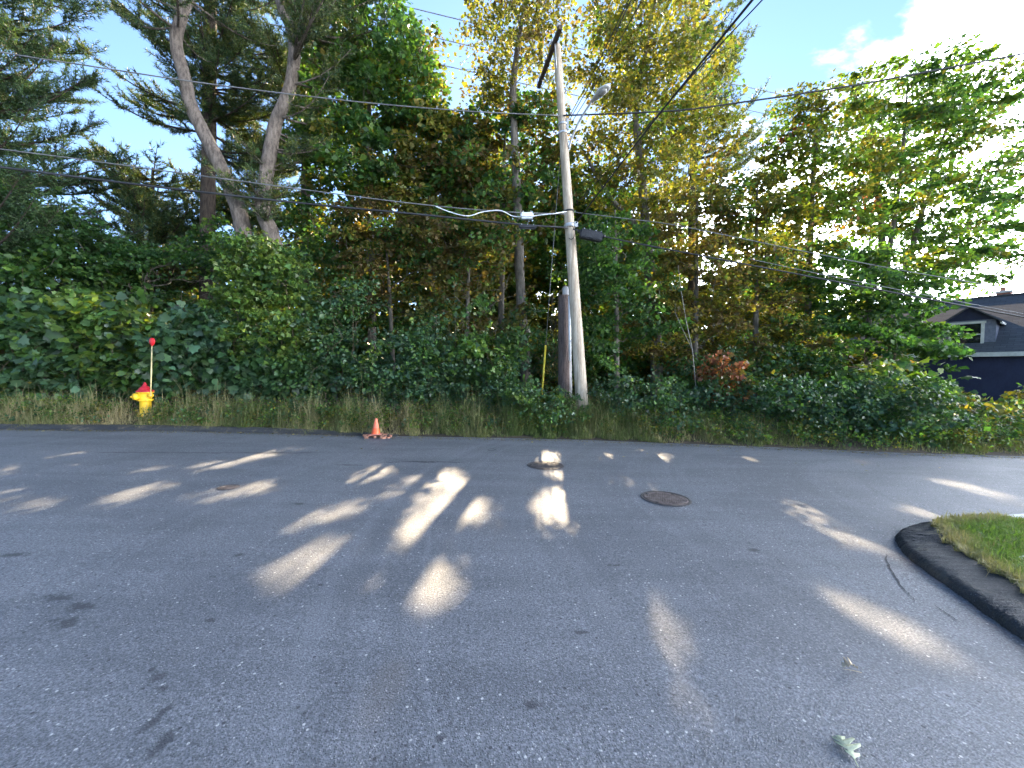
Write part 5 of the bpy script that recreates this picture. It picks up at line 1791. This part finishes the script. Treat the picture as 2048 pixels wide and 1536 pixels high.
# chimney
xr = 4.6
ch = MB().box((0, 0, 0), (.42, .55, 1.0)).build('chimney', M_CBRICK, house)
ch.location = (xr, DEP / 2 + .5, EZ + RISE - .25)
MB().box((0, 0, .55), (.5, .63, .10), None, .01).build('chimney_cap', M_CONC, ch)
MB().lathe([(.09, .6), (.08, .78)], 10, Matrix.Translation((-.05, 0, 0))).build('flue', M_CBRICK, ch)
# dormer
dx0, dx1 = 3.35, 4.75
dz0, dz1 = EZ + .12, EZ + 1.28
dy = .35
dm = MB()
yb = (dz1 - EZ) / math.tan(ang) + .3
dm.box(((dx0 + dx1) / 2, (dy + yb) / 2, (dz0 + dz1) / 2 - .1), (dx1 - dx0, yb - dy, dz1 - dz0 + .2))
dorm = dm.build('dormer', M_GREYSIDE, house)
xm = (dx0 + dx1) / 2
dr_h = .55
mb = MB()
mb.poly([(dx0, dy - .004, dz1), (dx1, dy - .004, dz1), (xm, dy - .004, dz1 + dr_h)])
mb.build('gable', M_SIDING, dorm)
yb2 = (dz1 + dr_h - EZ) / math.tan(ang) + .3
half_w = (dx1 - dx0) / 2 + .16
for s_ in (-1, 1):
    mb = MB()
    a_ = [(xm, dy - .18, dz1 + dr_h + .05), (xm + s_ * half_w, dy - .18, dz1 - .09), (xm + s_ * half_w, yb + .1, dz1 - .09), (xm, yb2 + .1, dz1 + dr_h + .05)]
    tv = [mb.bm.verts.new(p_) for p_ in a_]
    bv = [mb.bm.verts.new((p_[0], p_[1], p_[2] - .06)) for p_ in a_]
    mb.bm.faces.new(tv); mb.bm.faces.new(bv[::-1])
    for i_ in range(4):
        mb.bm.faces.new((tv[i_], tv[(i_ + 1) % 4], bv[(i_ + 1) % 4], bv[i_]))
    mb.build('dormer_roof', M_SHINGLE, dorm)
    MB().box((xm + s_ * (half_w - .02), (dy + yb) / 2 - .1, dz1 - .17), (.05, yb - dy + .1, .09)).build('dormer_fascia', M_TRIM, dorm)
wx0, wx1, wz0, wz1 = xm - .52, xm + .36, dz0 + .08, dz1 - .10
MB().box(((wx0 + wx1) / 2, dy - .015, (wz0 + wz1) / 2), (wx1 - wx0 - .02, .03, wz1 - wz0 - .02)).build('pane', M_GLASS, dorm)
mb = MB()
for (cx, cz, sx, sz) in (((wx0 + wx1) / 2, wz0, wx1 - wx0 + .16, .09), ((wx0 + wx1) / 2, wz1, wx1 - wx0 + .16, .09), (wx0, (wz0 + wz1) / 2, .09, wz1 - wz0 - .1), (wx1, (wz0 + wz1) / 2, .09, wz1 - wz0 - .1)):
    mb.box((cx, dy - .035, cz), (sx, .06, sz))
mb.box(((wx0 + wx1) / 2, dy - .032, (wz0 + wz1) / 2), (wx1 - wx0 - .1, .04, .045))
mb.build('window_frame', M_TRIM, dorm)

print('TRIANGLES', TRI[0], 'objects', len(bpy.data.objects))
